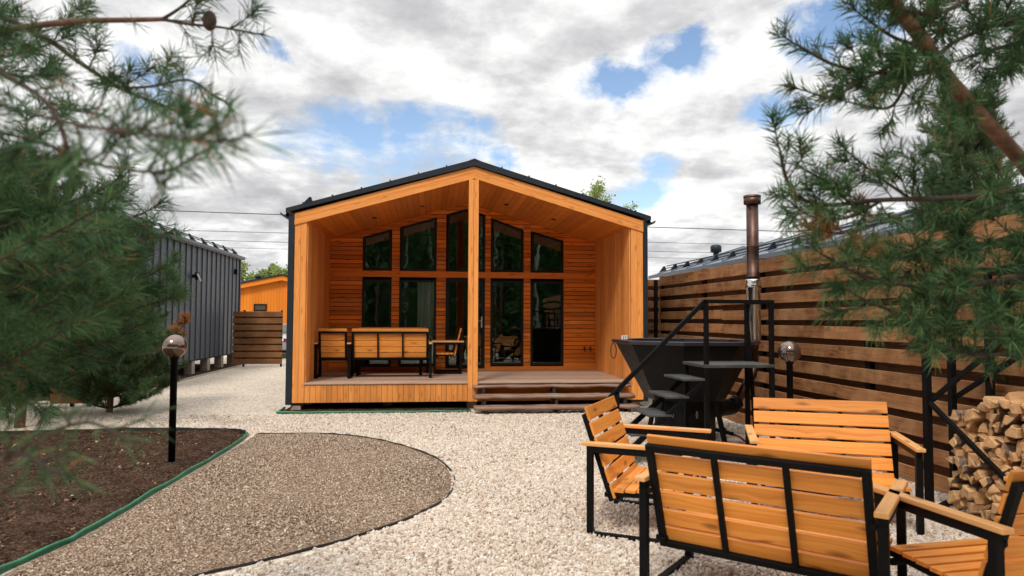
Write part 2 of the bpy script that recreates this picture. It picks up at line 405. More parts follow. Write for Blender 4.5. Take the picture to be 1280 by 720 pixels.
def stones(name, label_kind, region, mat, density, rad, seed, zlift=.0):
    """countless stones: one object, points scattered on a patch of ground"""
    me = bpy.data.meshes.new(name); me.from_pydata(*region); o = bpy.data.objects.new(name, me); COL.objects.link(o)
    nt = bpy.data.node_groups.new(name, 'GeometryNodeTree')
    nt.interface.new_socket('Geometry', in_out='INPUT', socket_type='NodeSocketGeometry')
    nt.interface.new_socket('Geometry', in_out='OUTPUT', socket_type='NodeSocketGeometry')
    N = lambda t, **k: (lambda x: [setattr(x, a, v) for a, v in k.items()] and x or x)(nt.nodes.new(t))
    gi = N('NodeGroupInput'); go = N('NodeGroupOutput')
    dp = N('GeometryNodeDistributePointsOnFaces'); dp.inputs['Density'].default_value = density; dp.inputs['Seed'].default_value = seed
    ico = N('GeometryNodeMeshIcoSphere'); ico.inputs['Radius'].default_value = rad; ico.inputs['Subdivisions'].default_value = 2
    pos = N('GeometryNodeInputPosition')
    nz = N('ShaderNodeTexNoise'); nz.inputs['Scale'].default_value = .75/rad; nz.inputs['Detail'].default_value = 1
    nt.links.new(pos.outputs[0], nz.inputs['Vector'])
    sub = N('ShaderNodeVectorMath', operation='SUBTRACT'); nt.links.new(nz.outputs['Color'], sub.inputs[0]); sub.inputs[1].default_value = (.5, .5, .5)
    scl = N('ShaderNodeVectorMath', operation='SCALE'); nt.links.new(sub.outputs[0], scl.inputs[0]); scl.inputs['Scale'].default_value = rad*1.5
    sp = N('GeometryNodeSetPosition'); nt.links.new(ico.outputs[0], sp.inputs[0]); nt.links.new(scl.outputs[0], sp.inputs['Offset'])
    sm = N('GeometryNodeSetMaterial'); sm.inputs['Material'].default_value = mat; nt.links.new(sp.outputs[0], sm.inputs[0])
    rot = N('FunctionNodeRandomValue', data_type='FLOAT_VECTOR'); rot.inputs[0].default_value = (0, 0, 0); rot.inputs[1].default_value = (6.28, 6.28, 6.28)
    sc = N('FunctionNodeRandomValue', data_type='FLOAT_VECTOR'); sc.inputs[0].default_value = (.6, .5, .4); sc.inputs[1].default_value = (1.45, 1.15, .95)
    iop = N('GeometryNodeInstanceOnPoints')
    nt.links.new(gi.outputs[0], dp.inputs[0]); nt.links.new(dp.outputs['Points'], iop.inputs['Points']); nt.links.new(sm.outputs[0], iop.inputs['Instance'])
    nt.links.new(rot.outputs[0], iop.inputs['Rotation']); nt.links.new(sc.outputs[0], iop.inputs['Scale'])
    nt.links.new(iop.outputs[0], go.inputs[0])
    md = o.modifiers.new('stones', 'NODES'); md.node_group = nt; me.materials.append(mat)
    tag(o, kind='stuff'); return o
def cells(x0, x1, y0, y1, st, test, z):
    v = []; f = []
    x = x0
    while x < x1:
        y = y0
        while y < y1:
            if test(x+st/2, y+st/2):
                b = len(v); v += [(a, c, z+.007*hum(a*.8, c*.8)) for a, c in ((x, y), (x+st, y), (x+st, y+st), (x, y+st))]; f.append((b, b+1, b+2, b+3))
            y += st
        x += st
    return v, [], f
def free(x, y):
    if not (-.62*y-.7 < x < 1.0*y+.6): return False
    for dx in (-.05, .05):
        for dy in (-.05, .05):
            if inside((x+dx, y+dy), SOIL) or inside((x+dx, y+dy), BROWN): return False
    return x < 5.02
stones('gravel_near', '', cells(-3, 5.0, 3.0, 7.6, .12, free, .006), M['stones'], 1500, .0165, 3)
stones('gravel_middle', '', cells(-6, 5.0, 7.6, 12.5, .12, lambda x, y: free(x, y), .004), M['stones'], 900, .018, 5)
stones('fine_gravel_stones', '', cells(-2.8, .3, 4.0, 10.5, .1, lambda x, y: all(inside((x+a, y+b), BROWN) for a in (-.05, .05) for b in (-.05, .05)), .016), M['brown_stones'], 2300, .0092, 8)
stones('soil_clods', '', cells(-6.5, -2.5, 4.2, 10.8, .12, lambda x, y: all(inside((x+a, y+b), SOIL) for a in (-.06, .06) for b in (-.06, .06)), .03), M['clods'], 330, .019, 9)

# edging strips
def smooth_path(pts, n=6):
    P = [Vector((*p, 0)) for p in pts]; out = []
    for i in range(len(P)-1):
        a, b, c, d = P[max(i-1, 0)], P[i], P[i+1], P[min(i+2, len(P)-1)]
        for k in range(n):
            t = k/n; out.append(.5*((2*b)+(c-a)*t+(2*a-5*b+4*c-d)*t*t+(3*b-a-3*c+d)*t**3))
    out.append(P[-1]); return out
def strip(name, pts, h, bead, mat, label, wob=.004):
    P = smooth_path(pts); b = MB(); top = []
    for i in range(len(P)):
        p = P[i]; hh = h+wob*math.sin(i*1.7)+wob*random.uniform(-1, 1); top.append(Vector((p.x+wob*random.uniform(-1, 1), p.y, hh)))
    for i in range(len(P)-1):
        b.prism([(P[i].x, P[i].y, -.02), (P[i+1].x, P[i+1].y, -.02), top[i+1], top[i]], Vector((P[i+1].y-P[i].y, -(P[i+1].x-P[i].x), 0)).normalized()*.008)
    b.tube(top, bead, 8)
    o = b.build(name, mat, None, loc=(P[0].x, P[0].y, 0)); return tag(o, label, 'edging')
strip('edging_strip', [(-2.66, 10.44), (-2.60, 10.2), (-2.575, 9.1), (-2.64, 7.3), (-2.685, 5.8), (-2.83, 5.0), (-3.0, 3.6)], .042, .0145, M['green'], 'green plastic edging strip dividing dark soil from the fine brown gravel', .006)
strip('edging_strip', [(-9.5, 10.97), (-6.1, 10.74), (-4.5, 10.84), (-3.4, 10.74), (-2.97, 10.66), (-2.78, 10.58), (-2.67, 10.46)], .06, .01, M['black_edge'], 'black edging along the far side of the dark soil bed')
strip('edging_strip', [(-2.50, 10.48), (-1.6, 10.42), (-1.15, 10.22), (-.75, 9.88), (-.3, 9.27), (.06, 8.57), (.22, 7.95), (.27, 7.36), (.22, 6.85), (.12, 6.48), (-.05, 6.18), (-.22, 5.90), (-.65, 5.45), (-1.1, 5.09), (-1.51, 4.82), (-2.1, 4.46), (-2.83, 4.1)], .018, .0045, M['black_edge'], 'thin black curved edging round the fine brown gravel bed')
strip('edging_strip', [(-2.70, 13.3), (-2.68, 12.75), (-2.55, 12.63), (-1.2, 12.58), (.3, 12.53), (.66, 12.55), (.74, 12.66)], .03, .02, M['green'], 'green plastic edging on the gravel below the timber house front')

# ------------------------------------------------------------------ main timber house
def clip(poly, a, b, c):
    """keep a*x + b*z <= c"""
    out = []
    for i in range(len(poly)):
        p, q = poly[i], poly[(i+1) % len(poly)]
        dp, dq = a*p[0]+b*p[1]-c, a*q[0]+b*q[1]-c
        if dp <= 1e-9: out.append(p)
        if (dp < -1e-9 and dq > 1e-9) or (dp > 1e-9 and dq < -1e-9):
            t = dp/(dp-dq); out.append((p[0]+(q[0]-p[0])*t, p[1]+(q[1]-p[1])*t))
    return out
AX, YF, YB, YE = .81, 13.0, 15.85, 22.5
SL = .29
ceil_z = lambda x: 4.40-SL*abs(x-AX)
roof_z = lambda x: 4.762-.2937*abs(x-AX)
DK = .515
house = thing('timber_house', 'timber house with open gabled porch, glazed back wall and dark metal roof', 'house', (AX, YF, 0))
# facade: horizontal boards between the windows
WINS = [  # x0 x1 z0 zL zM zR
    (-1.55, -.89, .62, 2.60, None, 2.60), (-.715, .13, .62, 2.60, None, 2.60), (1.385, 2.16, .63, 2.60, None, 2.60), (2.325, 3.11, .63, 2.60, None, 2.60),
    (-1.545, -.905, 2.80, 3.565, None, 3.75), (-.695, .125, 2.80, 3.81, None, 4.05), (.375, 1.245, 2.80, 4.135, 4.262, 4.135), (1.395, 2.15, 2.80, 4.06, None, 3.80), (2.34, 3.107, 2.80, 3.775, None, 3.555)]
DOOR = (.345, 1.255, .56, 2.64)
cols = [(-1.55, -.89), (-.715, .13), (.345, 1.255), (1.385, 2.16), (2.325, 3.11)]
fac = MB()
def put_poly(poly):
    if len(poly) < 3: return
    poly = clip(clip(poly, SL, 1, 4.40+SL*AX), -SL, 1, 4.40-SL*AX)
    if len(poly) < 3: return
    ar = abs(sum(poly[i-1][0]*poly[i][1]-poly[i][0]*poly[i-1][1] for i in range(len(poly))))/2
    if ar > 4e-4: fac.prism([(p[0], YB-.02, p[1]) for p in poly], (0, .022, 0))
z = .60; bh = .098
while z < 4.4:
    z0, z1 = z+.006, z+bh-.006
    if not (2.62 < z+bh/2 < 2.80):
        xs = [-2.285]+[q for c in cols for q in c]+[3.885]
        for i in range(0, len(xs), 2):
            a, b2 = xs[i], xs[i+1]
            while b2-a > 2.2 and random.random() < .0: pass
            put_poly([(a, z0), (b2, z0), (b2, z1), (a, z1)])
        for ci, (a, b2) in enumerate(cols):
            if z1 < 2.62:
                if ci != 2 and z0 < .60: put_poly([(a, z0), (b2, z0), (b2, min(z1, .62)), (a, min(z1, .62))])
                continue
            w = WINS[4+ci]; zl, zm, zr = w[3:]
            parts = [((w[0], zl), (w[1], zr))] if zm is None else [((w[0], zl), (AX, zm)), ((AX, zm), (w[1], zr))]
            for (xa, za), (xb, zb) in parts:
                sl = (zb-za)/(xb-xa)
                lo = min(xa, a) if xa == w[0] else xa; hi = max(xb, b2) if xb == w[1] else xb
                put_poly(clip([(lo, z0), (hi, z0), (hi, z1), (lo, z1)], sl, -1, sl*xa-za))
    z += bh
fac.box((-2.285, YB-.045, 2.655), (3.885, YB-.001, 2.795)); fac.box((-2.285, YB-.03, .517), (3.885, YB, .605))
fac.build('facade_wall', M['larch_wall'], house, .003)
# sheathing behind the boards so the joints are dark, with openings for the glass
sh = MB()
for a, b2 in zip([-2.29, -.89, .13, 1.255, 2.16, 3.11], [-1.55, -.715, .345, 1.385, 2.325, 3.89]):
    poly = [(a, .5), (b2, .5), (b2, 4.4), (a, 4.4)]
    poly = clip(clip(poly, SL, 1, 4.41+SL*AX), -SL, 1, 4.41-SL*AX); sh.prism([(p[0], YB+.004, p[1]) for p in poly], (0, .1, 0))
for a, b2 in cols: sh.box((a+.001, YB+.006, 2.655), (b2-.001, YB+.1, 2.795))
for w in WINS[4:]:
    pl = [(w[0]-.03, w[3]-.01), (w[1]+.03, w[5]-.01), (w[1]+.03, 4.5), (w[0]-.03, 4.5)]
    if w[4]: pl = [(w[0]-.03, w[3]-.01), (AX, w[4]-.01), (w[1]+.03, w[5]-.01), (w[1]+.03, 4.5), (w[0]-.03, 4.5)]
    if w[4]:
        for hf in (0, 1):
            q = [pl[0], pl[1], (AX, 4.5), pl[4]] if hf == 0 else [pl[1], pl[2], pl[3], (AX, 4.5)]
            q = clip(clip(q, SL, 1, 4.41+SL*AX), -SL, 1, 4.41-SL*AX); sh.prism([(p[0], YB+.008, p[1]) for p in q], (0, .09, 0))
    else:
        q = clip(clip(pl, SL, 1, 4.41+SL*AX), -SL, 1, 4.41-SL*AX); sh.prism([(p[0], YB+.008, p[1]) for p in q], (0, .09, 0))
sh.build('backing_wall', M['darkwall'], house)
# windows
def window(x0, x1, z0, zl, zm, zr, door=False):
    out = [(x0, z0), (x1, z0), (x1, zr)]+([(AX, zm)] if zm else [])+[(x0, zl)]
    t = .055 if not door else .085
    cx, cz = sum(p[0] for p in out)/len(out), sum(p[1] for p in out)/len(out)
    # inward offset of the outline
    n = len(out); inn = []
    for i in range(n):
        p0, p1, p2 = Vector(out[i-1]), Vector(out[i]), Vector(out[(i+1) % n])
        d1, d2 = (p1-p0).normalized(), (p2-p1).normalized(); n1, n2 = Vector((-d1.y, d1.x)), Vector((-d2.y, d2.x))
        bis = (n1+n2).normalized(); inn.append(p1+bis*(t/max(.3, bis.dot(n1))))
    b = MB()
    for i in range(n):
        j = (i+1) % n
        b.prism([(out[i][0], YB-.035, out[i][1]), (out[j][0], YB-.035, out[j][1]), (inn[j].x, YB-.035, inn[j].y), (inn[i].x, YB-.035, inn[i].y)], (0, .09, 0))
    o = b.build('door' if door else 'window', M['frame'], house, .004)
    p = MB(); p.prism([(q.x, YB+.0, q.y) for q in inn], (0, .008, 0)); p.build('glass', M['glass'], o)
    return o
for w in WINS: window(*w)
dr = window(DOOR[0], DOOR[1], DOOR[2], DOOR[3], None, DOOR[3], True)
def hd(b):
    b.box((1.165, YB-.05, 1.50), (1.195, YB-.036, 1.76), 'z'); b.tube([(1.18, YB-.05, 1.66), (1.18, YB-.10, 1.66), (1.09, YB-.10, 1.66)], .011, 8)
quick('handle', hd, M['metal'], dr)
# side walls, linings
def lining(xa, xb, y0, y1, ztop, name, mat):
    b = MB(); y = y0; w = .118
    while y < y1-.01:
        ye = min(y+w, y1); b.box((xa, y+.0025, .45), (xb, ye-.0025, ztop), 'z'); y += w
    return b.build(name, mat, house, .003)
lining(-2.30, -2.275, YF+.03, YB-.03, 3.52, 'porch_side_wall', M['larch'])
lining(3.90, 3.875, YF+.03, YB-.03, 3.52, 'porch_side_wall', M['larch'])
b = MB()
for x0, w in ((-2.515, .11), (-2.405, .108)): b.box((x0+.001, YF, .147), (x0+w-.002, YF+.03, 3.515), 'z')
b.build('front_board', M['larch'], house, .003)
b = MB()
for x0, w in ((3.903, .122), (4.025, .122)): b.box((x0+.001, YF, .147), (x0+w-.002, YF+.03, 3.515), 'z')
b.build('front_board', M['larch'], house, .003)
b = MB()
b.box((-2.52, YF+.035, .10), (-2.305, YE, 3.6), 'y'); b.build('side_wall', M['darkwall'], house)
b = MB(); b.box((3.905, YF+.035, .10), (4.15, YE, 3.6), 'y'); b.build('side_wall', M['darkwall'], house)
# outer metal cladding and corner trims
for x0, x1 in ((-2.63, -2.522), (4.152, 4.24)):
    b = MB(); b.box((x0, YF-.012, .115), (x1, YF+.11, 3.63), 'z'); b.build('corner_trim', M['trim'], house, .004)
for sx, x in ((-1, -2.60), (1, 4.21)):
    b = MB(); b.box((x-.02, YF+.115, .115), (x+.02, YE, 3.62), 'y')
    y = YF+.35
    while y < YE: b.box((x+sx*.02, y, .115), (x+sx*.045, y+.03, 3.62), 'z'); y += .42
    b.build('metal_cladding', M['trim'], house)
# soffit / porch ceiling boards running front to back
for sgn in (-1, 1):
    b = MB(); w = .118; d = 0.0
    L = 3.12
    while d < L:
        xa, xb = AX+sgn*(d+.0025), AX+sgn*(min(d+w, L)-.0025)
        b.prism([(xa, YF+.03, ceil_z(xa)+.004), (xb, YF+.03, ceil_z(xb)+.004), (xb, YF+.03, ceil_z(xb)+.024), (xa, YF+.03, ceil_z(xa)+.024)], (0, YB-YF-.03, 0), (0, 1, 0)); d += w
    b.build('porch_ceiling', M['larch_soffit'], house, .002)
for x, y in ((-1.187, 14.5), (-.207, 14.6), (1.601, 14.5), (2.631, 14.5)):
    b = MB(); b.lathe([(.055, 0), (.055, .012), (.03, .012)], (x, y, ceil_z(x)-.012), 16); b.build('downlight', M['frame'], house)
# fascia (two boards each side, following the slope)
for sgn in (-1, 1):
    b = MB(); xe = -2.52 if sgn < 0 else 4.15
    top = lambda x: roof_z(x)-.13
    bot = lambda x: ceil_z(x)-.002
    mid = lambda x: bot(x)+(top(x)-bot(x))*.52
    for lo, hi, yy in ((bot, mid, YF-.022), (lambda x: mid(x)+.004, top, YF-.018)):
        b.prism([(AX, yy, lo(AX)), (xe, yy, lo(xe)), (xe, yy, hi(xe)), (AX, yy, hi(AX))], (0, .02, 0), (1, 0, -sgn*.29))
    b.build('fascia', M['larch'], house, .003)
# fascia backing closes the gap between fascia and ceiling
b = MB()
for sgn in (-1, 1):
    xe = -2.52 if sgn < 0 else 4.15
    b.prism([(AX, YF+.005, ceil_z(AX)+.03), (xe, YF+.005, ceil_z(xe)+.03), (xe, YF+.005, roof_z(xe)-.14), (AX, YF+.005, roof_z(AX)-.14)], (0, .02, 0))
b.build('gable_board', M['darkwall'], house)
# roof
rf = MB()
for sgn in (-1, 1):
    xe = -2.672 if sgn < 0 else 4.292
    t = .122
    rf.prism([(AX, YF-.07, roof_z(AX)), (xe, YF-.07, roof_z(xe)), (xe, YF-.07, roof_z(xe)-t*.62), (AX, YF-.07, roof_z(AX)-t)], (0, YE+.1-YF, 0))
    for k in range(1, 7):
        x = AX+sgn*k*.53; rf.prism([(x-.012, YF-.05, roof_z(x)), (x+.012, YF-.05, roof_z(x)), (x+.012, YF-.05, roof_z(x)+.03), (x-.012, YF-.05, roof_z(x)+.03)], (0, YE-YF, 0))
rf.prism([(AX-.1, YF-.075, roof_z(AX-.1)+.004), (AX, YF-.075, roof_z(AX)+.012), (AX+.1, YF-.075, roof_z(AX+.1)+.004), (AX+.1, YF-.075, roof_z(AX+.1)-.02), (AX, YF-.075, roof_z(AX)-.02), (AX-.1, YF-.075, roof_z(AX-.1)-.02)], (0, YE+.12-YF, 0))
roof = rf.build('roof', M['roof'], house)
sg = MB()
for y in [YF+.15+1.1*k for k in range(8)]:
    x = -2.34; zz = roof_z(x)
    sg.prism([(x-.13, y, zz-.035), (x+.1, y, zz+.03), (x+.09, y, zz+.15), (x+.05, y, zz+.16)], (0, .03, 0))
for dx, dz in ((.055, .13), (.0, .075)): sg.tube([(-2.34+dx, YF+.1, roof_z(-2.34)+dz), (-2.34+dx, YE-.4, roof_z(-2.34)+dz)], .012, 6)
sg.build('snow_guard', M['trim'], roof)
for sgn, x in ((-1, -2.72), (1, 4.34)):
    b = MB(); pr = []
    for k in range(9):
        a = PI+PI*k/8; pr.append((x+.06*math.cos(a), 0, 3.66+.065*math.sin(a)))
    pr2 = [(x+.048*math.cos(PI+PI*k/8), 0, 3.662+.053*math.sin(PI+PI*k/8)) for k in range(9)][::-1]
    b.prism([(p[0], YF-.03, p[2]) for p in pr+pr2], (0, YE-YF, 0)); b.build('gutter', M['trim'], house)
# porch post (two boards)
b = MB(); b.box((.71, YF-.045, .147), (.803, YF+.10, 4.375), 'z'); b.box((.807, YF-.045, .147), (.898, YF+.10, 4.375), 'z'); b.build('porch_post', M['larch'], house, .004)
# deck
b = MB(); y = YF-.035
while y < YB-.05:
    b.box((-2.272 if y > YF else -2.295, y+.003, DK-.032), (3.872, min(y+.142, YB-.02)-.003, DK)); y += .142
b.build('deck', M['deck'], house, .004)
b = MB(); b.box((-2.27, YF+.05, .30), (3.87, YB, DK-.036)); b.box((-2.3, YF+.9, -.02), (3.9, YF+1.0, .42)); b.box((-2.3, YB+.1, .3), (3.9, YE, DK-.01)); b.build('subfloor_and_backing', M['darkwall'], house)  # includes an added dark backing wall standing in for underfloor shade
b = MB(); x = -2.292
while x < .705: b.box((x+.002, YF-.012, .149), (min(x+.1003, .706)-.002, YF+.012, DK-.038), 'z'); x += .1003
b.build('skirt_board', M['larch'], house, .003)
b = MB(); b.box((.905, YF+.012, .149), (3.9, YF+.03, DK-.038)); b.build('skirt_board', M['larch_wall'], house)
# steps
st = [(YF-.13, .475, .078), (YF-.40, .318, .105), (YF-.66, .147, .1)]
for yy, zt, th in st:
    b = MB()
    for q0, q1 in ((-.145, -.006), (.002, .14)):
        b0 = len(b.v); nseg = 26; o_ = random.random()*5; off_ = random.uniform(0, .012)
        for k in range(nseg+1):
            x = .80+random.uniform(-.01, .01)*(k in (0, nseg))+3.02*k/nseg; jy = .010*math.sin(k*1.1+o_)+random.uniform(-.006, .006); jz = .006*math.sin(k*.8+o_)+random.uniform(-.004, .004)
            b.v += [(x, yy+q0+jy, zt-th*.62+jz-random.uniform(0, .012)), (x, yy+q0+jy-.004, zt-off_+jz-.012), (x, yy+q0+jy+.012, zt-off_+jz), (x, yy+q1, zt-off_+jz*.4), (x, yy+q1, zt-th*.62)]
        for k in range(nseg):
            for q in range(5):
                r2 = (q+1) % 5; L0, L1 = 3.02*k/nseg+o_, 3.02*(k+1)/nseg+o_
                b.face([b0+k*5+q, b0+k*5+r2, b0+(k+1)*5+r2, b0+(k+1)*5+q], [(L0, q*.05), (L0, q*.05+.05), (L1, q*.05+.05), (L1, q*.05)], 0, True)
        b.face([b0+q for q in range(5)]); b.face([b0+nseg*5+q for q in range(5)][::-1])
    b.build('step', M['step'], house)
for x in (.97, 2.3, 3.6):
    b = MB(); b.prism([(x, YF-.80, .0), (x, YF-.80, .08), (x, YF-.53, .08), (x, YF-.53, .25), (x, YF-.27, .25), (x, YF-.27, .42), (x, YF+.0, .42), (x, YF+.0, 0)], (.05, 0, 0), (0, 1, 0)); b.build('stair_carriage', M['darkwall'], house)
for x, y in ((-2.45, YF+.06), (-.8, YF+.5), (.8, YF+.2), (4.05, YF+.2)):
    b = MB(); b.box((x-.09, y-.02, -.02), (x+.09, y+.2, .145), 'z'); b.build('pier', M['concrete'], house, .01)
for x in (3.60, 3.74):
    b = MB(); b.tube([(x, YB-.02, 1.0), (x, YB-.10, 1.0), (x, YB-.12, .94)], .014, 8); b.sphere((x, YB-.10, 1.04), .028, 10, 6); b.build('tap', M['bronze'], house)
# interior seen darkly through the glass
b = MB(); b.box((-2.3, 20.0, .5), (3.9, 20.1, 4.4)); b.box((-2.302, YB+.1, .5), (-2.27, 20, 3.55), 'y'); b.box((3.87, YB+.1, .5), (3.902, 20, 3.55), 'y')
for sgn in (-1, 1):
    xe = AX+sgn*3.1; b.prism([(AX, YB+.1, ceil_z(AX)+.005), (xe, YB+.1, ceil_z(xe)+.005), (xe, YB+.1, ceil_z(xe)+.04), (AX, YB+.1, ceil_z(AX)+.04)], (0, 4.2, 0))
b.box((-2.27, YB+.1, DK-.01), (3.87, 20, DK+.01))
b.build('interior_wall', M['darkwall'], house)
b = MB(); n = 22
for k in range(n):
    x = -.30+k*.019; x2 = x+.019; d0, d1 = .025*math.sin(k*1.5), .025*math.sin((k+1)*1.5)
    b.prism([(x, YB+.14+d0, .56), (x2, YB+.14+d1, .56), (x2, YB+.14+d1, 2.58), (x, YB+.14+d0, 2.58)], (0, .004, 0))
b.build('curtain', M['curtain'], house)

# ------------------------------------------------------------------ grey house on the left
XL, LY0, LY1 = -7.05, 15.4, 26.35
gh = thing('grey_house', 'grey standing seam metal house on concrete piers behind the left pine', 'house', (XL-3, LY0, 0))
b = MB(); b.box((XL-.05, LY0, .43), (XL, LY1, 3.9), 'y')
y = LY0+.1
while y < LY1: b.box((XL-.0, y, .435), (XL+.035, y+.035, 3.88), 'z'); y += .47
b.box((XL-6.2, LY0, .43), (XL-.051, LY0+.05, 3.9)); b.box((XL-6.2, LY1-.05, .43), (XL-.051, LY1, 3.9)); b.box((XL-6.25, LY0, .43), (XL-6.2, LY1, 3.9), 'y')
for yy in (LY0+.001, LY1-.051): b.prism([(XL-6.2, yy, 3.9), (XL-.05, yy, 3.9), (XL-3.1, yy, 4.85)], (0, .05, 0))
b.build('wall', M['sheet'], gh)
b = MB(); b.box((XL-6.2, LY0+.05, .38), (XL-.06, LY1-.05, .44)); b.build('floor_slab', M['darkwall'], gh)
b = MB(); b.box((XL-.03, LY1-.10, .42), (XL+.04, LY1+.01, 3.89), 'z'); b.build('corner_trim', M['trim'], gh)
b = MB()
for sgn in (-1, 1):
    xe = XL-3.1+sgn*3.22; z1 = 3.97
    b.prism([(XL-3.1, LY0-.15, 4.98), (xe, LY0-.15, z1), (xe, LY0-.15, z1-.14), (XL-3.1, LY0-.15, 4.84)], (0, LY1-LY0+.25, 0))
b.box((XL+.10, LY0-.15, 3.87), (XL+.155, LY1+.13, 3.96), 'y')
grf = b.build('roof', M['sheet_roof'], gh)
b = MB(); y = LY0+.4
while y < LY1:
    x = XL-.12; zz = 4.04; b.prism([(x-.02, y, zz-.02), (x+.16, y, zz-.06), (x-.05, y, zz+.19), (x-.1, y, zz+.2)], (0, .04, 0)); y += 1.13
for dz, dx in ((.13, -.06), (.06, .02)): b.tube([(XL-.12+dx, LY0, 4.06+dz), (XL-.12+dx, LY1-.1, 4.06+dz)], .014, 6)
b.build('snow_guard', M['trim'], grf)
for k in range(8):
    y = LY1-.35-1.45*k; b = MB(); b.box((XL-.27, y-.13, -.02), (XL-.03, y+.13, .40), 'z'); b.build('pier', M['concrete'], gh, .015)
for k in range(8):
    b = MB(); y = LY1-.35-1.45*k; b.box((XL-6.0, y-.13, -.02), (XL-5.8, y+.13, .40), 'z'); b.build('pier', M['concrete'], gh, .015)
b = MB(); b.lathe([(.05, -.1), (.075, .12)], (XL+.16, 21.2, 2.92), 14); b.box((XL+.03, 21.14, 2.88), (XL+.12, 21.26, 2.98))
b.build('wall_lamp', M['frame'], gh)
b = MB(); b.prism([(XL+.19, 21.05, 3.0), (XL+.27, 21.1, 2.78), (XL+.21, 21.22, 2.78), (XL+.14, 21.2, 3.0)], (.05, .02, 0)); b.build('lamp_reflector', M['white'], gh)
b = MB(); b.box((XL+.03, 25.52, 3.26), (XL+.13, 25.74, 3.45)); b.build('vent_box', M['frame'], gh, .01)
b = MB(); b.box((XL+.35, 14.6, -.02), (XL+.42, 25.9, .035), 'y'); tag(b.build('kerb_edging', M['concrete'], None, loc=(XL+.4, 14.6, 0)), 'low edging between gravel and the grey house piers', 'edging')
b = MB(); b.v = [(XL-6.3, 15, .006), (XL+.35, 15, .006), (XL+.35, 26.2, .006), (XL-6.3, 26.2, .006)]; b.face((0, 1, 2, 3)); tag(b.build('underfloor_shade_sheet', M['soil']), kind='structure')  # dark soil-coloured sheet added for the black shadow between the piers

# ------------------------------------------------------------------ orange house, car, far fence panel
oh = thing('orange_house', 'orange timber gabled house far behind the dark slatted fence panel', 'house', (-7.2, 34, 0))
b = MB(); x = -9.6
gz = lambda x: 3.66-.215*abs(x+7.1)
while x < -4.6: b.prism([(x+.004, 34, .2), (x+.136, 34, .2), (x+.136, 34, gz(x+.136)), (x+.004, 34, gz(x+.004))], (0, .03, 0), (0, 0, 1)); x += .14
b.build('wall', M['orange'], oh)
b = MB(); b.box((-9.6, 34.031, .2), (-4.6, 42, 3.1), 'y'); b.build('side_wall', M['orange'], oh)
b = MB()
for s_ in (-1, 1): b.prism([(-7.1, 33.75, 3.72), (-7.1+s_*2.75, 33.75, 3.72-.215*2.75), (-7.1+s_*2.75, 33.75, 3.72-.215*2.75-.22), (-7.1, 33.75, 3.5)], (0, .04, 0), (1, 0, -s_*.2))
b.build('fascia', M['orange'], oh)
b = MB()
for s_ in (-1, 1): b.prism([(-7.1, 33.7, 3.80), (-7.1+s_*2.85, 33.7, 3.80-.215*2.85), (-7.1+s_*2.85, 33.7, 3.72-.215*2.85), (-7.1, 33.7, 3.72)], (0, 8.5, 0))
orf = b.build('roof', M['roof'], oh)
b = MB(); b.lathe([(.09, 0), (.09, .3), (.16, .32), (.16, .42), (.05, .5)], (-8.5, 35.0, 3.35), 12); b.build('vent_pipe', M['roof'], orf)
b = MB()
for a, c in (((-8.42, 33.96, 2.02), (-7.82, 33.995, 2.08)), ((-8.42, 33.96, 2.30), (-7.82, 33.995, 2.36)), ((-8.42, 33.96, 2.081), (-8.36, 33.995, 2.299)), ((-7.88, 33.96, 2.081), (-7.82, 33.995, 2.299))): b.box(a, c)
ow = b.build('window', M['frame'], oh)
b = MB(); b.box((-8.36, 33.975, 2.08), (-7.88, 33.985, 2.30)); b.build('pane', M['lamp_lens'], ow)

car = thing('parked_car', 'light grey car parked beyond the slatted fence panel, mostly hidden by the timber house', 'car', (-6.5, 31.5, 0))
b = MB(); prof = [(-2.1, .35), (-2.15, .75), (-1.95, .98), (-1.2, 1.05), (-.6, 1.42), (.7, 1.45), (1.45, 1.05), (2.05, .9), (2.15, .6), (2.1, .3)]
b.prism([(-6.5-.84, 31.5+p[0], p[1]) for p in prof], (1.68, 0, 0)); b.build('body', M['car'], car, .06, 2)
b = MB()
for sx in (-.85, .842): b.prism([(-6.5+sx, 31.5+q[0], q[1]) for q in ((-1.0, 1.06), (-.55, 1.36), (.65, 1.38), (1.2, 1.06))], (.008, 0, 0))
b.prism([(-6.5-.7, 31.5-1.19, 1.075), (-6.5+.7, 31.5-1.19, 1.075), (-6.5+.62, 31.5-.64, 1.40), (-6.5-.62, 31.5-.64, 1.40)], (0, -.01, .012)); b.build('car_window', M['lamp_lens'], car)
for sx in (-.8, .8):
    for sy in (-1.3, 1.3):
        b = MB(); b.tube([(-6.5+sx-.1, 31.5+sy, .33), (-6.5+sx+.1, 31.5+sy, .33)], .33, 20); w_ = b.build('wheel', M['rubber'], car)
        b = MB(); b.tube([(-6.5+sx-.105, 31.5+sy, .33), (-6.5+sx+.105, 31.5+sy, .33)], .2, 16); b.build('rim', M['metal'], w_)
for sx in (-.6, .6):
    b = MB(); b.box((-6.5+sx-.16, 29.33, .72), (-6.5+sx+.16, 29.40, .84)); b.build('tail_light', M['red'], car)

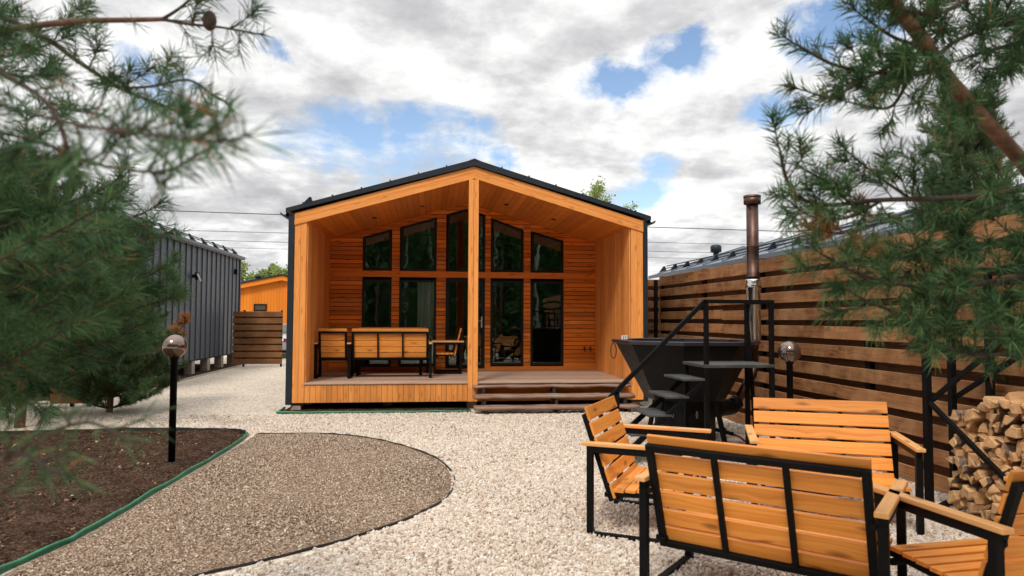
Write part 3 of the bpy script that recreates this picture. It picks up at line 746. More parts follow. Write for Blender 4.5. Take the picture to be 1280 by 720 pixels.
def slat_panel(name, label, x0, x1, y, z0, z1, n, mat, th=.028, gap=.02):
    t = thing(name, label, 'fence', ((x0+x1)/2, y, 0)); b = MB(); pitch = (z1-z0)/n
    for i in range(n): b.box((x0, y-.03 if i % 1 == 0 else y, z0+i*pitch+gap/2), (x1, y-.03+th, z0+(i+1)*pitch-gap/2))
    b.build('slat_panel', mat, t, .004)
    b = MB()
    for i in range(n-1): b.box((x0+.02, y+.05, z0+(i+1)*pitch-.07), (x1-.02, y+.05+th, z0+(i+1)*pitch+.07))
    b.build('rear_slats', mat, t, .004)
    for x in (x0+.37, x1-.03):
        b = MB(); b.box((x-.03, y+.0, -.02), (x+.03, y+.05, z1+.02), 'z'); b.build('post', M['steel'], t)
    return t
slat_panel('slatted_fence', 'dark brown slatted fence panel standing between grey house and timber house', -6.80, -5.14, 24.7, .07, 1.95, 8, M['fence_far'], .028, .055)
slat_panel('slatted_screen', 'low orange slatted screen under the left pine, right one of two', -7.15, -6.45, 14.0, .04, .74, 3, M['fence_low'], .03, .05)
slat_panel('slatted_screen', 'low orange slatted screen at the left picture edge beside the dark opening', -8.3, -7.42, 13.2, .1, .76, 3, M['fence_low'], .03, .05)

# ------------------------------------------------------------------ right fence
XF = 5.1
fen = thing('plank_fence', 'tall brown horizontal plank fence along the right side behind the hot tub', 'fence', (XF, 9, 0))
ZS = [.02+.243*i for i in range(11)]
b = MB()
for i, zz in enumerate(ZS):
    y = 14.75; cuts = [14.75, 11.4+random.uniform(-.3, .3), 8.2+random.uniform(-.2, .2), 5.0+random.uniform(-.3, .3), 1.5]
    for y1, y0 in zip(cuts[:-1], cuts[1:]):
        j = random.uniform(-.006, .006); top = zz+.160 if i < 10 else zz+.20
        sag = random.uniform(-.012, .012)
        P = []
        for q in range(8):
            yy = (y1-.003 if q & 1 else y0+.003); zq = (top if q & 2 else zz)+(sag if q & 1 else 0)+j; xx = XF-.028 if not q & 4 else XF
            P.append((xx+random.uniform(-.002, .002), yy, zq))
        b.hexa(P, y1-y0, .155, .028)
b.build('front_planks', M['fence'], fen, .004)
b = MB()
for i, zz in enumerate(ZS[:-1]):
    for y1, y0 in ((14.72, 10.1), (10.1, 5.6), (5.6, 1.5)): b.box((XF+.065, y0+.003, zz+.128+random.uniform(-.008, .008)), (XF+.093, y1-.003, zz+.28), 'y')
b.build('rear_planks', M['fence_shaded'], fen, .004)
b = MB()
for i, zz in enumerate(ZS):
    b.box((4.26, 14.78, zz+random.uniform(-.006, .006)), (XF+.06, 14.808, zz+.155))
    if i < 10: b.box((4.26, 14.87, zz+.122), (XF+.06, 14.898, zz+.27))
b.build('end_planks', M['fence'], fen, .004)
for y in (14.70, 12.35, 10.1, 7.5, 5.2, 2.8):
    b = MB(); b.box((XF+.004, y-.05, -.05), (XF+.062, y+.05, ZS[-1]+.22), 'z'); b.build('post', M['steel'], fen)
b = MB(); b.box((XF-.06, 14.742, -.05), (XF-.145, 14.776, ZS[-1]+.14), 'z'); b.build('post', M['steel'], fen)

# neighbour's house beyond the fence
nh = thing('neighbour_house', 'house with grey metal roof showing above the right plank fence', 'house', (9.7, 15, 0))
NY0, NY1, NE, NR = 7.5, 21.1, 6.9, 9.66
b = MB(); b.box((NE+.35, NY0+.3, 0), (2*NR-NE-.35, NY1-.3, 2.98), 'y')
for yy in (NY0+.3, NY1-.35): b.prism([(NE+.35, yy, 2.98), (2*NR-NE-.35, yy, 2.98), (NR, yy, 3.78)], (0, .05, 0))
b.build('wall', M['sheet'], nh)
b = MB()
for s_ in (-1, 1):
    xe = NR+s_*(NR-NE)
    b.prism([(NR, NY0, 3.97), (xe, NY0, 3.09), (xe, NY0, 2.99), (NR, NY0, 3.86)], (0, NY1-NY0, 0))
    for k in range(1, 12):
        y = NY0+k*1.15; b.prism([(NR, y, 3.97), (xe, y, 3.09), (xe, y, 3.125), (NR, y, 4.005)], (0, .03, 0))
nr = b.build('roof', M['neigh_roof'], nh)
b = MB(); y = NY0+.5
while y < NY1: x = NE+.45; zz = 3.09+.319*.45; b.prism([(x-.12, y, zz-.03), (x+.12, y, zz+.04), (x+.08, y, zz+.17), (x+.03, y, zz+.17)], (0, .05, 0)); y += 1.0
for dz in (.08, .15): b.tube([(NE+.5, NY0+.3, 3.24+dz), (NE+.5, NY1-.3, 3.24+dz)], .016, 6)
b.build('snow_guard', M['trim'], nr)
b = MB(); b.lathe([(.085, 0), (.085, .55), (.10, .56), (.17, .58), (.17, .76), (.12, .80)], (8.95, 20.6, 3.27), 14); b.build('vent_pipe', M['trim'], nr)

# ------------------------------------------------------------------ hot tub with outside stove
TX, TY = 3.60, 9.40
tub = thing('hot_tub', 'black octagonal hot tub with outside stove and chimney beside the plank fence', 'hot tub', (TX, TY, 0))
ang = math.atan2(-TY, -TX)
oct8 = lambda r, z: [(TX+r*math.cos(ang+k*PI/4), TY+r*math.sin(ang+k*PI/4), z) for k in range(8)]
b = MB(); b.lathe([(.54, .64), (.555, .60), (.97, 1.37), (.97, 1.40), (.93, 1.40), (.52, .66)], (TX, TY, 0), 8, rot=ang, smooth=False, cap=False)
b.v += oct8(.53, .63); b.face([len(b.v)-8+k for k in range(8)])
b.build('tub_shell', M['tub'], tub, .004)
b = MB(); b.lathe([(.92, 1.375), (1.03, 1.375), (1.03, 1.425), (.92, 1.425), (.92, 1.375)], (TX, TY, 0), 8, rot=ang, smooth=False, cap=False); b.build('tub_rim', M['rim'], tub, .006)
b = MB(); b.lathe([(.42, 0.02), (.42, .60)], (TX, TY, 0), 8, rot=ang, smooth=False); b.build('base_cabinet', M['tub'], tub, .004)
for k in (.5, -.5):
    a = ang+k*PI/4; r = .40; c = Vector((TX+r*math.cos(a), TY+r*math.sin(a), .42)); tgn = Vector((-math.sin(a), math.cos(a), 0)); nrm = Vector((math.cos(a), math.sin(a), 0))
    b = MB(); b.tube([c+nrm*.02+tgn*.012*math.cos(q*PI/6)+Vector((0, 0, .05*math.sin(q*PI/6))) for q in range(13)], .0035, 6, cap=False); b.build('ring_handle', M['chrome'], tub)
for k in (1, 3, 5, 7):
    a = ang+k*PI/4+.15; d = Vector((math.cos(a), math.sin(a), 0))
    b = MB(); b.bar(Vector((TX, TY, .64))+d*.50, Vector((TX, TY, 0))+d*.66, .055, .055, d); b.build('leg', M['tub'], tub, .004)
b = MB(); lp = Vector((TX, TY, 1.36))+Vector((math.cos(ang-PI/2+.12), math.sin(ang-PI/2+.12), 0))*1.0
b.tube([lp+Vector((.04*math.cos(q*PI/8-PI)+.0, .0, -.1+.11*math.sin(q*PI/8))) for q in range(17)], .007, 6); b.build('strap', M['rubber'], tub)
b = MB()
c = Vector((TX-.97+.07, TY+.05, 1.426))
for k in range(3): b.box(c+Vector((k*.03, 0, 0)), c+Vector((k*.03+.02, .03, .045)), 'z')
b.box(c+Vector((-.004, -.004, .045)), c+Vector((.09, .034, .055))); b.build('rim_bracket', M['white'], tub, .003)
# stove
sx, sz = 4.0, .47
b = MB(); b.tube([(3.88, 9.35, sz-.04), (4.32, 9.42, sz+.0)], .115, 18); b.tube([(4.30, 9.42, sz), (4.42, 9.45, sz+.07)], [.118, .095], 18); b.build('stove', M['tub'], tub)
b = MB(); b.tube([(4.40, 9.46, sz+.06), (4.425, 9.465, sz+.075)], .103, 16); b.tube([(4.43, 9.47, sz+.085), (4.62, 9.60, sz+.30), (4.74, 9.66, sz+.42), (4.79, 9.69, sz+.62)], .064, 14); b.build('flue_elbow', M['bronze'], tub)
CX, CY = 4.79, 9.70
b = MB(); b.lathe([(.064, .95), (.064, 1.30), (.075, 1.30), (.075, 1.36), (.066, 1.36), (.066, 1.42)], (CX, CY, 0), 18); b.build('lower_flue', M['bronze'], tub)
b = MB(); b.lathe([(.095, 1.42), (.103, 1.42), (.103, 2.16), (.118, 2.17), (.118, 2.24), (.105, 2.27), (.112, 2.30), (.09, 2.33)], (CX, CY, 0), 22); b.build('insulated_flue', M['chrome'], tub)
b = MB(); b.lathe([(.098, 2.33), (.098, 2.37), (.09, 2.38), (.097, 2.42), (.088, 2.43), (.088, 2.80), (.091, 2.81), (.088, 2.82), (.088, 3.46)], (CX+.0, CY, 0), 22); b.build('chimney', M['bronze'], tub)
b = MB(); b.lathe([(.088, 3.44), (.125, 3.455), (.125, 3.53), (.12, 3.535), (.128, 3.545), (.128, 3.58), (.10, 3.585)], (CX, CY, 0), 22); b.build('chimney_cap', M['bronze'], tub)
b = MB(); b.tube([(3.92, 9.1, .20), (4.05, 9.05, .17), (4.14, 9.0, .15)], .026, 10); b.sphere((4.02, 9.06, .20), .04, 10, 6); b.build('drain_valve', M['tub'], tub)
b = MB(); b.tube([(4.10, 9.02, .16), (4.2, 8.95, .12), (4.3, 8.93, .04), (4.45, 8.95, .02), (4.7, 9.05, .02)], .014, 8); b.build('drain_hose', M['red'], tub)

# ------------------------------------------------------------------ tub stairs
SX0, SX1, SY0, SY1 = 3.225, 4.06, 7.75, 8.43
stt = thing('tub_stairs', 'black steel stairs with handrail and platform in front of the hot tub', 'stairs', (3.2, 8.1, 0))
b = MB(); b.box((SX0-.02, SY0-.01, 1.145), (SX1+.02, SY1, 1.185)); b.build('platform', M['tread'], stt, .005)
for x, zt in ((2.955, 1.02), (2.75, .815), (2.535, .605), (2.32, .385), (2.11, .175)):
    b = MB(); b.box((x, SY0, zt-.028), (x+.275, SY1, zt)); b.build('tread', M['tread'], stt, .005)
for y in (SY0+.025, SY1-.03):
    b = MB(); b.bar((3.24, y, 1.0), (2.08, y, .0), .04, .06, (-1, 0, 1)); b.build('stringer', M['steel'], stt, .003)
RZ = 1.92
for x, y, zt in ((SX0+.02, SY0+.02, RZ), (SX1, SY0+.02, RZ), (SX1, SY1-.02, RZ), (SX0+.02, SY1-.02, 1.143), (2.16, SY0+.02, .875)):
    b = MB(); b.box((x-.025, y-.025, 0), (x+.025, y+.025, zt), 'z'); b.build('post', M['steel'], stt, .003)
b = MB(); b.bar((SX0-.005, SY0+.02, RZ+.012), (SX1+.03, SY0+.02, RZ+.012), .05, .045); b.bar((SX1, SY0+.046, RZ+.0118), (SX1, SY1+.01, RZ+.0118), .05, .045)
b.bar((SX0+.01, SY0+.02, RZ+.02), (2.07, SY0+.02, .80), .05, .05, (-1, 0, 1)); b.build('handrail', M['steel'], stt, .003)
b = MB(); b.bar((SX1+.02, SY1+.0, 1.66), (SX1+.14, SY1+.02, .02), .04, .04, (0, 1, 0)); b.build('brace', M['steel'], stt, .003)

# ------------------------------------------------------------------ globe lamps
def make_lamp(label):
    t = local('garden_lamp', label, 'lamp', 'globe lamps on posts')
    b = MB(); b.lathe([(.038, -.02), (.038, 1.23), (.05, 1.235), (.055, 1.26), (.04, 1.27)], (0, 0, 0), 16); b.lathe([(.08, .0), (.075, .035), (.04, .04)], (0, 0, .02), 16); b.build('lamp_post', M['steel'], t)
    b = MB(); b.sphere((0, 0, 1.378), .136, 32, 20); b.build('globe', M['globe'], t); return t
l1 = make_lamp('globe lamp on black post standing in the dark soil bed'); put(l1, -2.945, 8.35, 0, 0)
l2 = copy_tree(l1); put(l2, 4.44, 8.05, -.06, .7, 'globe lamp on black post standing in front of the plank fence')

# ------------------------------------------------------------------ slatted seats
def make_seat(name, label, cat, w, nup, group, porch=False):
    t = local(name, label, cat, group); ST, SA, SS = M['steel'], M['arm'], M['slat']
    D, AH, T = (.76, .685, .05) if not porch else (.56, .64, .05)
    bw = w-.09
    for s_ in (-1, 1):
        b = MB(); x = s_*w/2
        b.bar((x, 0, 0), (x, 0, AH), T, T, (0, 1, 0)); b.bar((x, D, 0), (x, D, AH), T, T, (0, 1, 0))
        b.bar((x, T/2+.001, T/2), (x, D-T/2-.001, T/2), T, T); b.bar((x, -T/2, AH+T/2-.01), (x, D+T/2, AH+T/2-.01), T-.002, T)
        b.build('side_frame', ST, t, .003)
        b = MB(); b.bar((x, -.07, AH+.057), (x, D+.07, AH+.057), .072, .03); b.build('armrest', SA, t, .006, 2)
    # back leans: bottom (y .13, z .29) to top (y -.11, z .97)
    pb, pt = (Vector((0, .16, .29)), Vector((0, -.07, .965))) if not porch else (Vector((0, .10, .37)), Vector((0, -.03, .93)))
    bd = (pt-pb).normalized(); nrm = Vector((0, bd.z, -bd.y)); L = (pt-pb).length
    b = MB()
    for i in range(nup):
        x = -bw/2+.02+(bw-.04)*i/(nup-1); ww = .045 if i in (0, nup-1) else .032
        b.bar((x, pb.y, pb.z), (x, pt.y-.0, pt.z), ww, .035, nrm)
    e = bd*.02
    for p in (pb+e, pt-e): b.bar((-bw/2+.044, p.y, p.z), (bw/2-.044, p.y, p.z), .04, .034, nrm) if False else b.bar(Vector((-bw/2+.044, p.y, p.z)), Vector((bw/2-.044, p.y, p.z)), .0335, .041, bd)
    for s_ in (-1, 1): b.bar((s_*(w/2-.026), .02, AH-.02), (s_*(bw/2+.001), -.02+.0, AH-.02), .03, .03); b.bar((s_*(w/2-.026), .13, .345), (s_*(bw/2-.02), .13, .345), .03, .03)
    b.build('back_frame', ST, t, .003)
    b = MB(); n = 6 if not porch else 5; pitch = (L+.055)/n
    for i in range(n):
        c = pb+bd*(pitch*(i+.5)+.004)+nrm*.033
        b.bar(Vector((-bw/2, c.y, c.z)), Vector((bw/2, c.y, c.z)), .024, pitch-(.021 if not porch else .014), bd)
    b.build('backrest', SS, t, .004, 2)
    b = MB(); n = 6 if not porch else 4; y0 = .17 if not porch else .15; dy = (D-.02-y0)/n
    for i in range(n):
        y = y0+dy*(i+.5); zz = .375+.03*(i/(n-1)) if not porch else .43
        b.bar((-bw/2, y, zz), (bw/2, y, zz), dy-.012, .027)
    b.build('seat', SS, t, .004, 2)
    b = MB(); zz0, zz1 = (.335, .37) if not porch else (.40, .40)
    for s_ in (-1, 1): b.bar((s_*(bw/2-.03), .10, zz0), (s_*(bw/2-.03), D-.03, zz1), .035, .035)
    b.bar((-w/2+.026, D-.05, zz1-.037), (w/2-.026, D-.05, zz1-.037), .035, .035); b.bar((-w/2+.026, .2, zz0-.037), (w/2-.026, .2, zz0-.037), .035, .035)
    b.build('seat_frame', ST, t, .003); return t
def seat_at(o, x, y, z, fdeg): put(o, x, y, z-(.022 if z < .1 else 0), R(fdeg)-PI/2)
GS = 'slatted seats on black steel frames round the gravel seating area'
s1 = make_seat('garden_bench', 'slatted bench in the foreground seen from behind, three panels wide', 'bench', 1.34, 4, GS); seat_at(s1, 1.848, 3.787, 0, 47.7)
s2 = make_seat('garden_bench', 'slatted bench facing the viewer in front of the plank fence and globe lamp', 'bench', 1.25, 4, GS); seat_at(s2, 3.625, 6.05, -.035, -113)
a1 = make_seat('armchair', 'slatted armchair with leaning back at the left of the gravel seating area', 'armchair', 1.02, 3, GS)
fa, la = np.array([math.cos(R(-29)), math.sin(R(-29))]), np.array([-math.sin(R(-29)), math.cos(R(-29))])
pos = fa*-1.50+la*5.86; seat_at(a1, pos[0], pos[1], 0, -29)
a2 = copy_tree(a1); a2['label'] = 'slatted armchair cut off by the right picture edge, in front of the firewood'; seat_at(a2, 3.23, 3.10, 0, 96)
PS = 'slatted furniture on the porch deck'
p1 = make_seat('porch_bench', 'slatted three panel bench on the porch deck with its back to the viewer', 'bench', 1.60, 4, PS, True); seat_at(p1, -.79, 13.86, DK, 90)
p2 = make_seat('porch_armchair', 'slatted single armchair beside the left porch wall with its back to the viewer', 'armchair', .64, 2, PS, True); seat_at(p2, -1.92, 13.90, DK, 90)
p3 = copy_tree(p2); p3['label'] = 'slatted armchair seen sideways on the deck in front of the glazed door'; seat_at(p3, .66, 15.16, DK, 180)
p4 = copy_tree(p1); p4['label'] = 'slatted bench against the house wall, mostly hidden behind the other porch bench'; seat_at(p4, -.85, 15.70, DK, -90)
tb = thing('porch_table', 'dark steel legged wooden table between the two porch benches', 'table', (-.85, 14.8, DK), PS)
b = MB()
for i in range(5): b.box((-1.6, 14.47+i*.125, DK+.69), (-.1, 14.47+i*.125+.115, DK+.72))
b.build('table_top', M['slat'], tb, .004)
for s_ in (-1.5, -.2):
    b = MB(); b.bar((s_, 14.55, DK), (s_, 14.55, DK+.688), .05, .05, (0, 1, 0)); b.bar((s_, 15.0, DK), (s_, 15.0, DK+.688), .05, .05, (0, 1, 0)); b.bar((s_, 14.576, DK+.025), (s_, 14.974, DK+.025), .05, .05); b.build('leg', M['steel'], tb)

# ------------------------------------------------------------------ firewood rack and logs
rack = thing('firewood_rack', 'black steel frame with diagonal braces holding the firewood', 'rack', (4.6, 5.4, 0))
for x, y, h in ((4.35, 5.57, 2.0), (4.52, 4.2, 2.0), (4.93, 5.98, 2.15), (4.99, 5.60, 2.15), (5.0, 4.2, 2.15)):
    b = MB(); b.box((x-.028, y-.028, -.02), (x+.028, y+.028, h), 'z'); b.build('post', M['steel'], rack, .003)
b = MB(); b.bar((4.35, 5.54, .03), (4.52, 4.23, .03), .05, .05); b.bar((4.99, 5.57, .03), (5.0, 4.23, .03), .05, .05); b.bar((4.38, 5.60, .03), (4.90, 5.96, .03), .05, .05); b.build('base_rail', M['steel'], rack, .003)
b = MB(); b.bar((4.35, 5.54, 1.0), (4.52, 4.23, .02), .035, .04); b.bar((4.37, 5.54, 1.02), (4.53, 4.4, 1.95), .035, .04); b.bar((4.95, 5.95, 1.0), (5.0, 4.4, 1.95), .035, .04); b.build('brace', M['steel'], rack, .003)
b = MB(); b.bar((4.35, 5.62, 2.02), (4.52, 4.15, 2.02), .05, .05); b.bar((4.93, 6.0, 2.17), (5.0, 4.15, 2.17), .05, .05); b.bar((4.32, 5.6, 2.03), (4.93, 5.99, 2.18), .04, .04); b.build('top_rail', M['steel'], rack, .003)
rng = random.Random(5)
def log_mesh(i):
    """split piece along x, length 1/3 m, wedge or quarter section with a bark arc"""
    b = MB(); L = rng.uniform(.29, .36); r = rng.uniform(.044, .074); a = rng.uniform(.9, 1.9)
    kind = i % 4
    if kind == 3: sec = [(r*.8*math.cos(q), r*.62*math.sin(q)) for q in np.linspace(0, PI, 7)]
    else: sec = [(0, 0)]+[(r*1.25*math.cos(q), r*1.25*math.sin(q)) for q in np.linspace(-a/2, a/2, 5)]
    cx, cy = sum(p[0] for p in sec)/len(sec), sum(p[1] for p in sec)/len(sec); sec = [(p[0]-cx+rng.uniform(-.008, .008), p[1]-cy+rng.uniform(-.008, .008)) for p in sec]
    n = len(sec); rings = 5
    for k in range(rings):
        x = -L/2+L*k/(rings-1); tw = rng.uniform(-.006, .006); s = rng.uniform(.93, 1.05)
        for p in sec: b.v.append((x+(rng.uniform(-.012, .012) if k in (0, rings-1) else 0), p[0]*s+tw+rng.uniform(-.004, .004), p[1]*s+rng.uniform(-.004, .004)))
    for k in range(rings-1):
        for q in range(n):
            j = (q+1) % n; bark = (0 < q < n-1 and 0 < j) if kind != 3 else q < n-1
            b.face((k*n+q, k*n+j, (k+1)*n+j, (k+1)*n+q), None, 1 if bark else 0)
    b.face(list(range(n))[::-1]); b.face([(rings-1)*n+q for q in range(n)])
    return b
protos = []
LG = 'split firewood logs stacked in the steel rack'
LL = 'pale split firewood log stacked in the rack beside the plank fence'
row = 0; z = .09; cnt = 0
while z < 1.22:
    y = 5.63-.03*rng.random(); yend = 4.25
    while y > yend:
        zz = z+rng.uniform(-.018, .018)
        hmax = 1.04+.09*math.sin(y*3.0)+(.0 if y < 5.4 else -(y-5.4)*.5)
        if zz < hmax:
            x = 4.60+(5.8-y)*.085+.17+rng.uniform(-.045, .045)
            if len(protos) < 16:
                o = log_mesh(len(protos)).build('firewood_log', [M['log'], M['log_bark']], None, .006); protos.append(o)
            else:
                o = protos[rng.randrange(16)].copy(); COL.objects.link(o)
            o.location = (x, y, zz); o.rotation_euler = (rng.uniform(0, 6.28), rng.uniform(-.1, .1), rng.uniform(-.38, .38)+.1+(PI if rng.random() < .5 else 0))
            tag(o, LL, 'firewood', LG); cnt += 1
        y -= rng.uniform(.068, .088)
    z += .067; row += 1

# ------------------------------------------------------------------ cables
def cable(a, b2, sag, label, r=.014):
    pts = []
    for k in range(25):
        t = k/24; p = Vector(a).lerp(Vector(b2), t); p.z -= sag*4*t*(1-t); pts.append(p)
    b = MB(); b.tube(pts, r, 5); return tag(b.build('overhead_cable', M['cable'], None, loc=a), label, 'cable', 'overhead cables behind the timber house')
cable((-45, 30.0, 6.75), (45, 30.0, 5.6), .15, 'thick overhead cable passing behind the house, highest of the cables', .018)
cable((-45, 30.4, 5.75), (45, 30.4, 5.1), .1, 'thin overhead cable, middle one below the thick cable', .011)
cable((-45, 30.8, 5.42), (45, 30.8, 4.7), .1, 'thin overhead cable, lowest of those behind the house', .011)
cable((-45, 31.2, 5.15), (45, 31.2, 4.45), .1, 'faint overhead cable just above the orange house roof', .008)
for x, nm in ((-45, 'left'), (45, 'right')):
    t = thing('utility_pole', 'utility pole carrying the overhead cables, '+nm+' end', 'pole', (x, 30.6, 0)); b = MB(); b.lathe([(.14, -.1), (.10, 8)], (x, 30.6, 0), 12); b.build('pole', M['bark'], t)
    b = MB(); b.box((x-.05, 29.8, 6.9), (x+.05, 31.5, 7.0), 'y'); b.build('crossarm', M['bark'], t)

# ------------------------------------------------------------------ trees
def needle_mesh(name, segs, dens, ln, wd, mat, parent, ang=(35, 65)):
    """thin triangular needles along twig segments (a, b)"""
    A = np.array([s[0] for s in segs]); B = np.array([s[1] for s in segs]); L = np.linalg.norm(B-A, axis=1)
    cnt = np.maximum(1, (L*dens).astype(int)); idx = np.repeat(np.arange(len(segs)), cnt); n = len(idx)
    t = RNG.random(n); P = A[idx]+(B-A)[idx]*t[:, None]; d = (B-A)[idx]/np.maximum(L[idx], 1e-6)[:, None]
    rv = RNG.normal(size=(n, 3)); o = rv-d*(rv*d).sum(1)[:, None]; o /= np.linalg.norm(o, axis=1)[:, None]
    th = np.radians(RNG.uniform(ang[0], ang[1], n))
    nd = d*np.cos(th)[:, None]+o*np.sin(th)[:, None]; nd[:, 2] += RNG.uniform(-.05, .18, n); nd /= np.linalg.norm(nd, axis=1)[:, None]
    ll = ln*RNG.uniform(.7, 1.15, n); rv = RNG.normal(size=(n, 3)); sd = np.cross(nd, rv); sd /= np.linalg.norm(sd, axis=1)[:, None]
    V = np.empty((n, 4, 3)); mid = P+nd*(ll*.55)[:, None]+np.array([0, 0, -1])*(ll*.03)[:, None]
    V[:, 0] = P-sd*wd*.35; V[:, 1] = P+sd*wd*.35; V[:, 2] = mid+sd*wd*.5; V[:, 3] = P+nd*ll[:, None]-np.array([0, 0, 1])*(ll*.09)[:, None]
    V -= np.array(OFF.get(parent.name, (0, 0, 0)))
    me = bpy.data.meshes.new(name); me.vertices.add(n*4); me.vertices.foreach_set('co', V.ravel().astype(np.float32))
    me.loops.add(n*4); me.loops.foreach_set('vertex_index', np.arange(n*4, dtype=np.int32))
    me.polygons.add(n); me.polygons.foreach_set('loop_start', np.arange(n, dtype=np.int32)*4); me.update(calc_edges=True); me.validate()
    me.materials.append(mat); ob = bpy.data.objects.new(name, me); COL.objects.link(ob); ob.parent = parent; OFF[ob.name] = OFF.get(parent.name, (0, 0, 0)); return ob
pr = random.Random(21)
def rvec(s=1.0): return Vector((pr.gauss(0, s), pr.gauss(0, s), pr.gauss(0, s)))
def twig(b, segs, p, d, L, r, depth=0, up=.35, wood_n=5):
    """a needled shoot with side shoots near its nodes"""
    p = Vector(p); d = Vector(d).normalized(); n = 5; pts = [p.copy()]; q = p.copy()
    for i in range(n):
        d = (d+Vector((0, 0, up*.12))+rvec(.05)).normalized(); q = q+d*(L/n); pts.append(q.copy())
    b.tube(pts, [r*(1-.6*i/n) for i in range(n+1)], wood_n, cap=False)
    for i in range(0 if depth else 1, n): segs.append((tuple(pts[i]), tuple(pts[i+1])))
    # terminal bud
    if depth < 2 and L > .10:
        for k in (2, 4) if L > .2 else (3,):
            for c in range(pr.choice((2, 3))):
                sd = rvec(1); sd = (sd-d*sd.dot(d)).normalized(); nd = (d*.9+sd*.65+Vector((0, 0, up*.25))).normalized()
                twig(b, segs, pts[k], nd, L*pr.uniform(.35, .6), r*.6, depth+1, up, wood_n)
def polyline(pts, n=5):
    P = [Vector(p) for p in pts]; out = []
    for i in range(len(P)-1):
        a, b, c, d = P[max(i-1, 0)], P[i], P[i+1], P[min(i+2, len(P)-1)]
        for k in range(n):
            t = k/n; out.append(.5*((2*b)+(c-a)*t+(2*a-5*b+4*c-d)*t*t+(3*b-a-3*c+d)*t**3))
    out.append(P[-1]); return out
def pine_branch(tree, pts, r0, r1, spacing, tl, start=.0, up=.35, dens=330, ln=.058, wd=.0026, mat='needle', side=1.0, label=None, seg_tail=True, lean=None):
    """a bough along pts (world points): wood plus needled shoots"""
    P = polyline(pts); b = MB(); segs = []; n = len(P)
    b.tube(P, [r0+(r1-r0)*i/(n-1) for i in range(n)], 8, cap=True)
    tot = sum((P[i+1]-P[i]).length for i in range(n-1)); acc = 0; nxt = tot*start
    for i in range(n-1):
        sl = (P[i+1]-P[i]).length; d = (P[i+1]-P[i]).normalized()
        while nxt < acc+sl:
            f = (nxt-acc)/sl; p = P[i].lerp(P[i+1], f); tt = nxt/tot
            sd = rvec(1); sd = (sd-d*sd.dot(d)).normalized()
            if lean is not None: sd = (sd+Vector(lean)*.8).normalized()
            nd = (d*pr.uniform(.6, 1.2)+sd*side+Vector((0, 0, up*.5))).normalized()
            twig(b, segs, p, nd, tl*pr.uniform(.6, 1.2)*(1-.35*tt), .0026, 0, up)
            nxt += spacing*.9*pr.uniform(.6, 1.4)
        acc += sl
    if seg_tail:
        for i in range(int(n*.72), n-1): segs.append((tuple(P[i]), tuple(P[i+1])))
        twig(b, segs, P[-1], P[-1]-P[-2], tl*.6, .0035, 1, up)
    br = b.build('branch', [M['bark_dark'] if r0 < .014 else M['bark']], tree)
    if label: br['label'] = label
    if segs: needle_mesh('needles', segs, dens*(1.7 if tree.name == 'pine_tree' and tree.location.x < 0 else 1.4), ln*1.15, wd*(1.3 if tree.location.x < 0 else 1.65), M[mat], br)
    return br
def path(*q): return [at(*p) for p in q]

# --- near pine, left: the trunk stands just outside the picture
pa = thing('pine_tree', 'close pine at the left edge, its out of focus boughs reaching into the sky', 'tree', (-2.25, 2.6, 0))
b = MB(); b.tube([(-2.25, 2.6, -.05), (-2.22, 2.62, 1.2), (-2.28, 2.6, 2.4), (-2.24, 2.6, 3.6), (-2.25, 2.6, 4.8)], [.085, .07, .055, .04, .012], 12); b.build('trunk', M['bark'], pa)
T = lambda z: (-2.25, 2.6, z)
TT = lambda x, y, d: [(-2.24, 2.6, min(4.2, max(.5, at(x, y, d)[2]+.05)))]
pine_branch(pa, [T(2.75)]+path((-60, 45, 2.5), (0, 38, 2.4), (90, 27, 2.3), (160, 25, 2.25), (205, 24, 2.2)), .015, .007, .16, .16, .35, dens=210, seg_tail=False)
pine_branch(pa, path((203, 24, 2.2), (225, 10, 2.2), (245, -8, 2.2)), .006, .003, .08, .16, 0, dens=230)
pine_branch(pa, path((203, 24, 2.2), (235, 30, 2.2), (275, 34, 2.15), (310, 40, 2.1)), .006, .003, .075, .13, .15, dens=230)
pine_branch(pa, [T(2.55)]+path((-40, 20, 2.55), (50, 45, 2.4), (95, 75, 2.35), (150, 110, 2.3), (205, 132, 2.2)), .012, .005, .085, .22, .4, dens=230)
pine_branch(pa, path((150, 110, 2.3), (190, 108, 2.2), (235, 100, 2.1), (265, 118, 2.05)), .005, .003, .07, .15, 0, dens=230)
pine_branch(pa, TT(-150, 60, 1.2)+path((-150, 60, 1.2), (-30, 120, 1.12), (80, 152, 1.05), (165, 166, 1.0), (225, 172, .96), (275, 176, .92)), .0045, .0022, .055, .11, .35, dens=240, ln=.062)
pine_branch(pa, TT(-140, 160, 1.3)+path((-140, 160, 1.3), (20, 170, 1.25), (120, 205, 1.2), (200, 215, 1.15), (235, 200, 1.1)), .0045, .0022, .05, .14, .2, dens=260)
pine_branch(pa, TT(-150, 20, 1.5)+path((-150, 20, 1.5), (-20, 80, 1.4), (60, 130, 1.3), (85, 190, 1.25)), .007, .004, .09, .14, .1, dens=240)
tg = [(45, 60, 2.6), (50, 170, 2.3), (120, 240, 2.4), (165, 272, 2.9), (90, 280, 1.9), (40, 225, 2.8), (150, 305, 3.0), (100, 330, 2.2), (170, 350, 3.2), (60, 380, 2.3), (120, 385, 2.6), (150, 420, 3.2), (60, 425, 2.1), (30, 330, 2.3), (182, 300, 3.3), (192, 340, 3.4), (188, 380, 3.3), (165, 415, 3.4), (120, 345, 2.8), (95, 400, 3.0)]
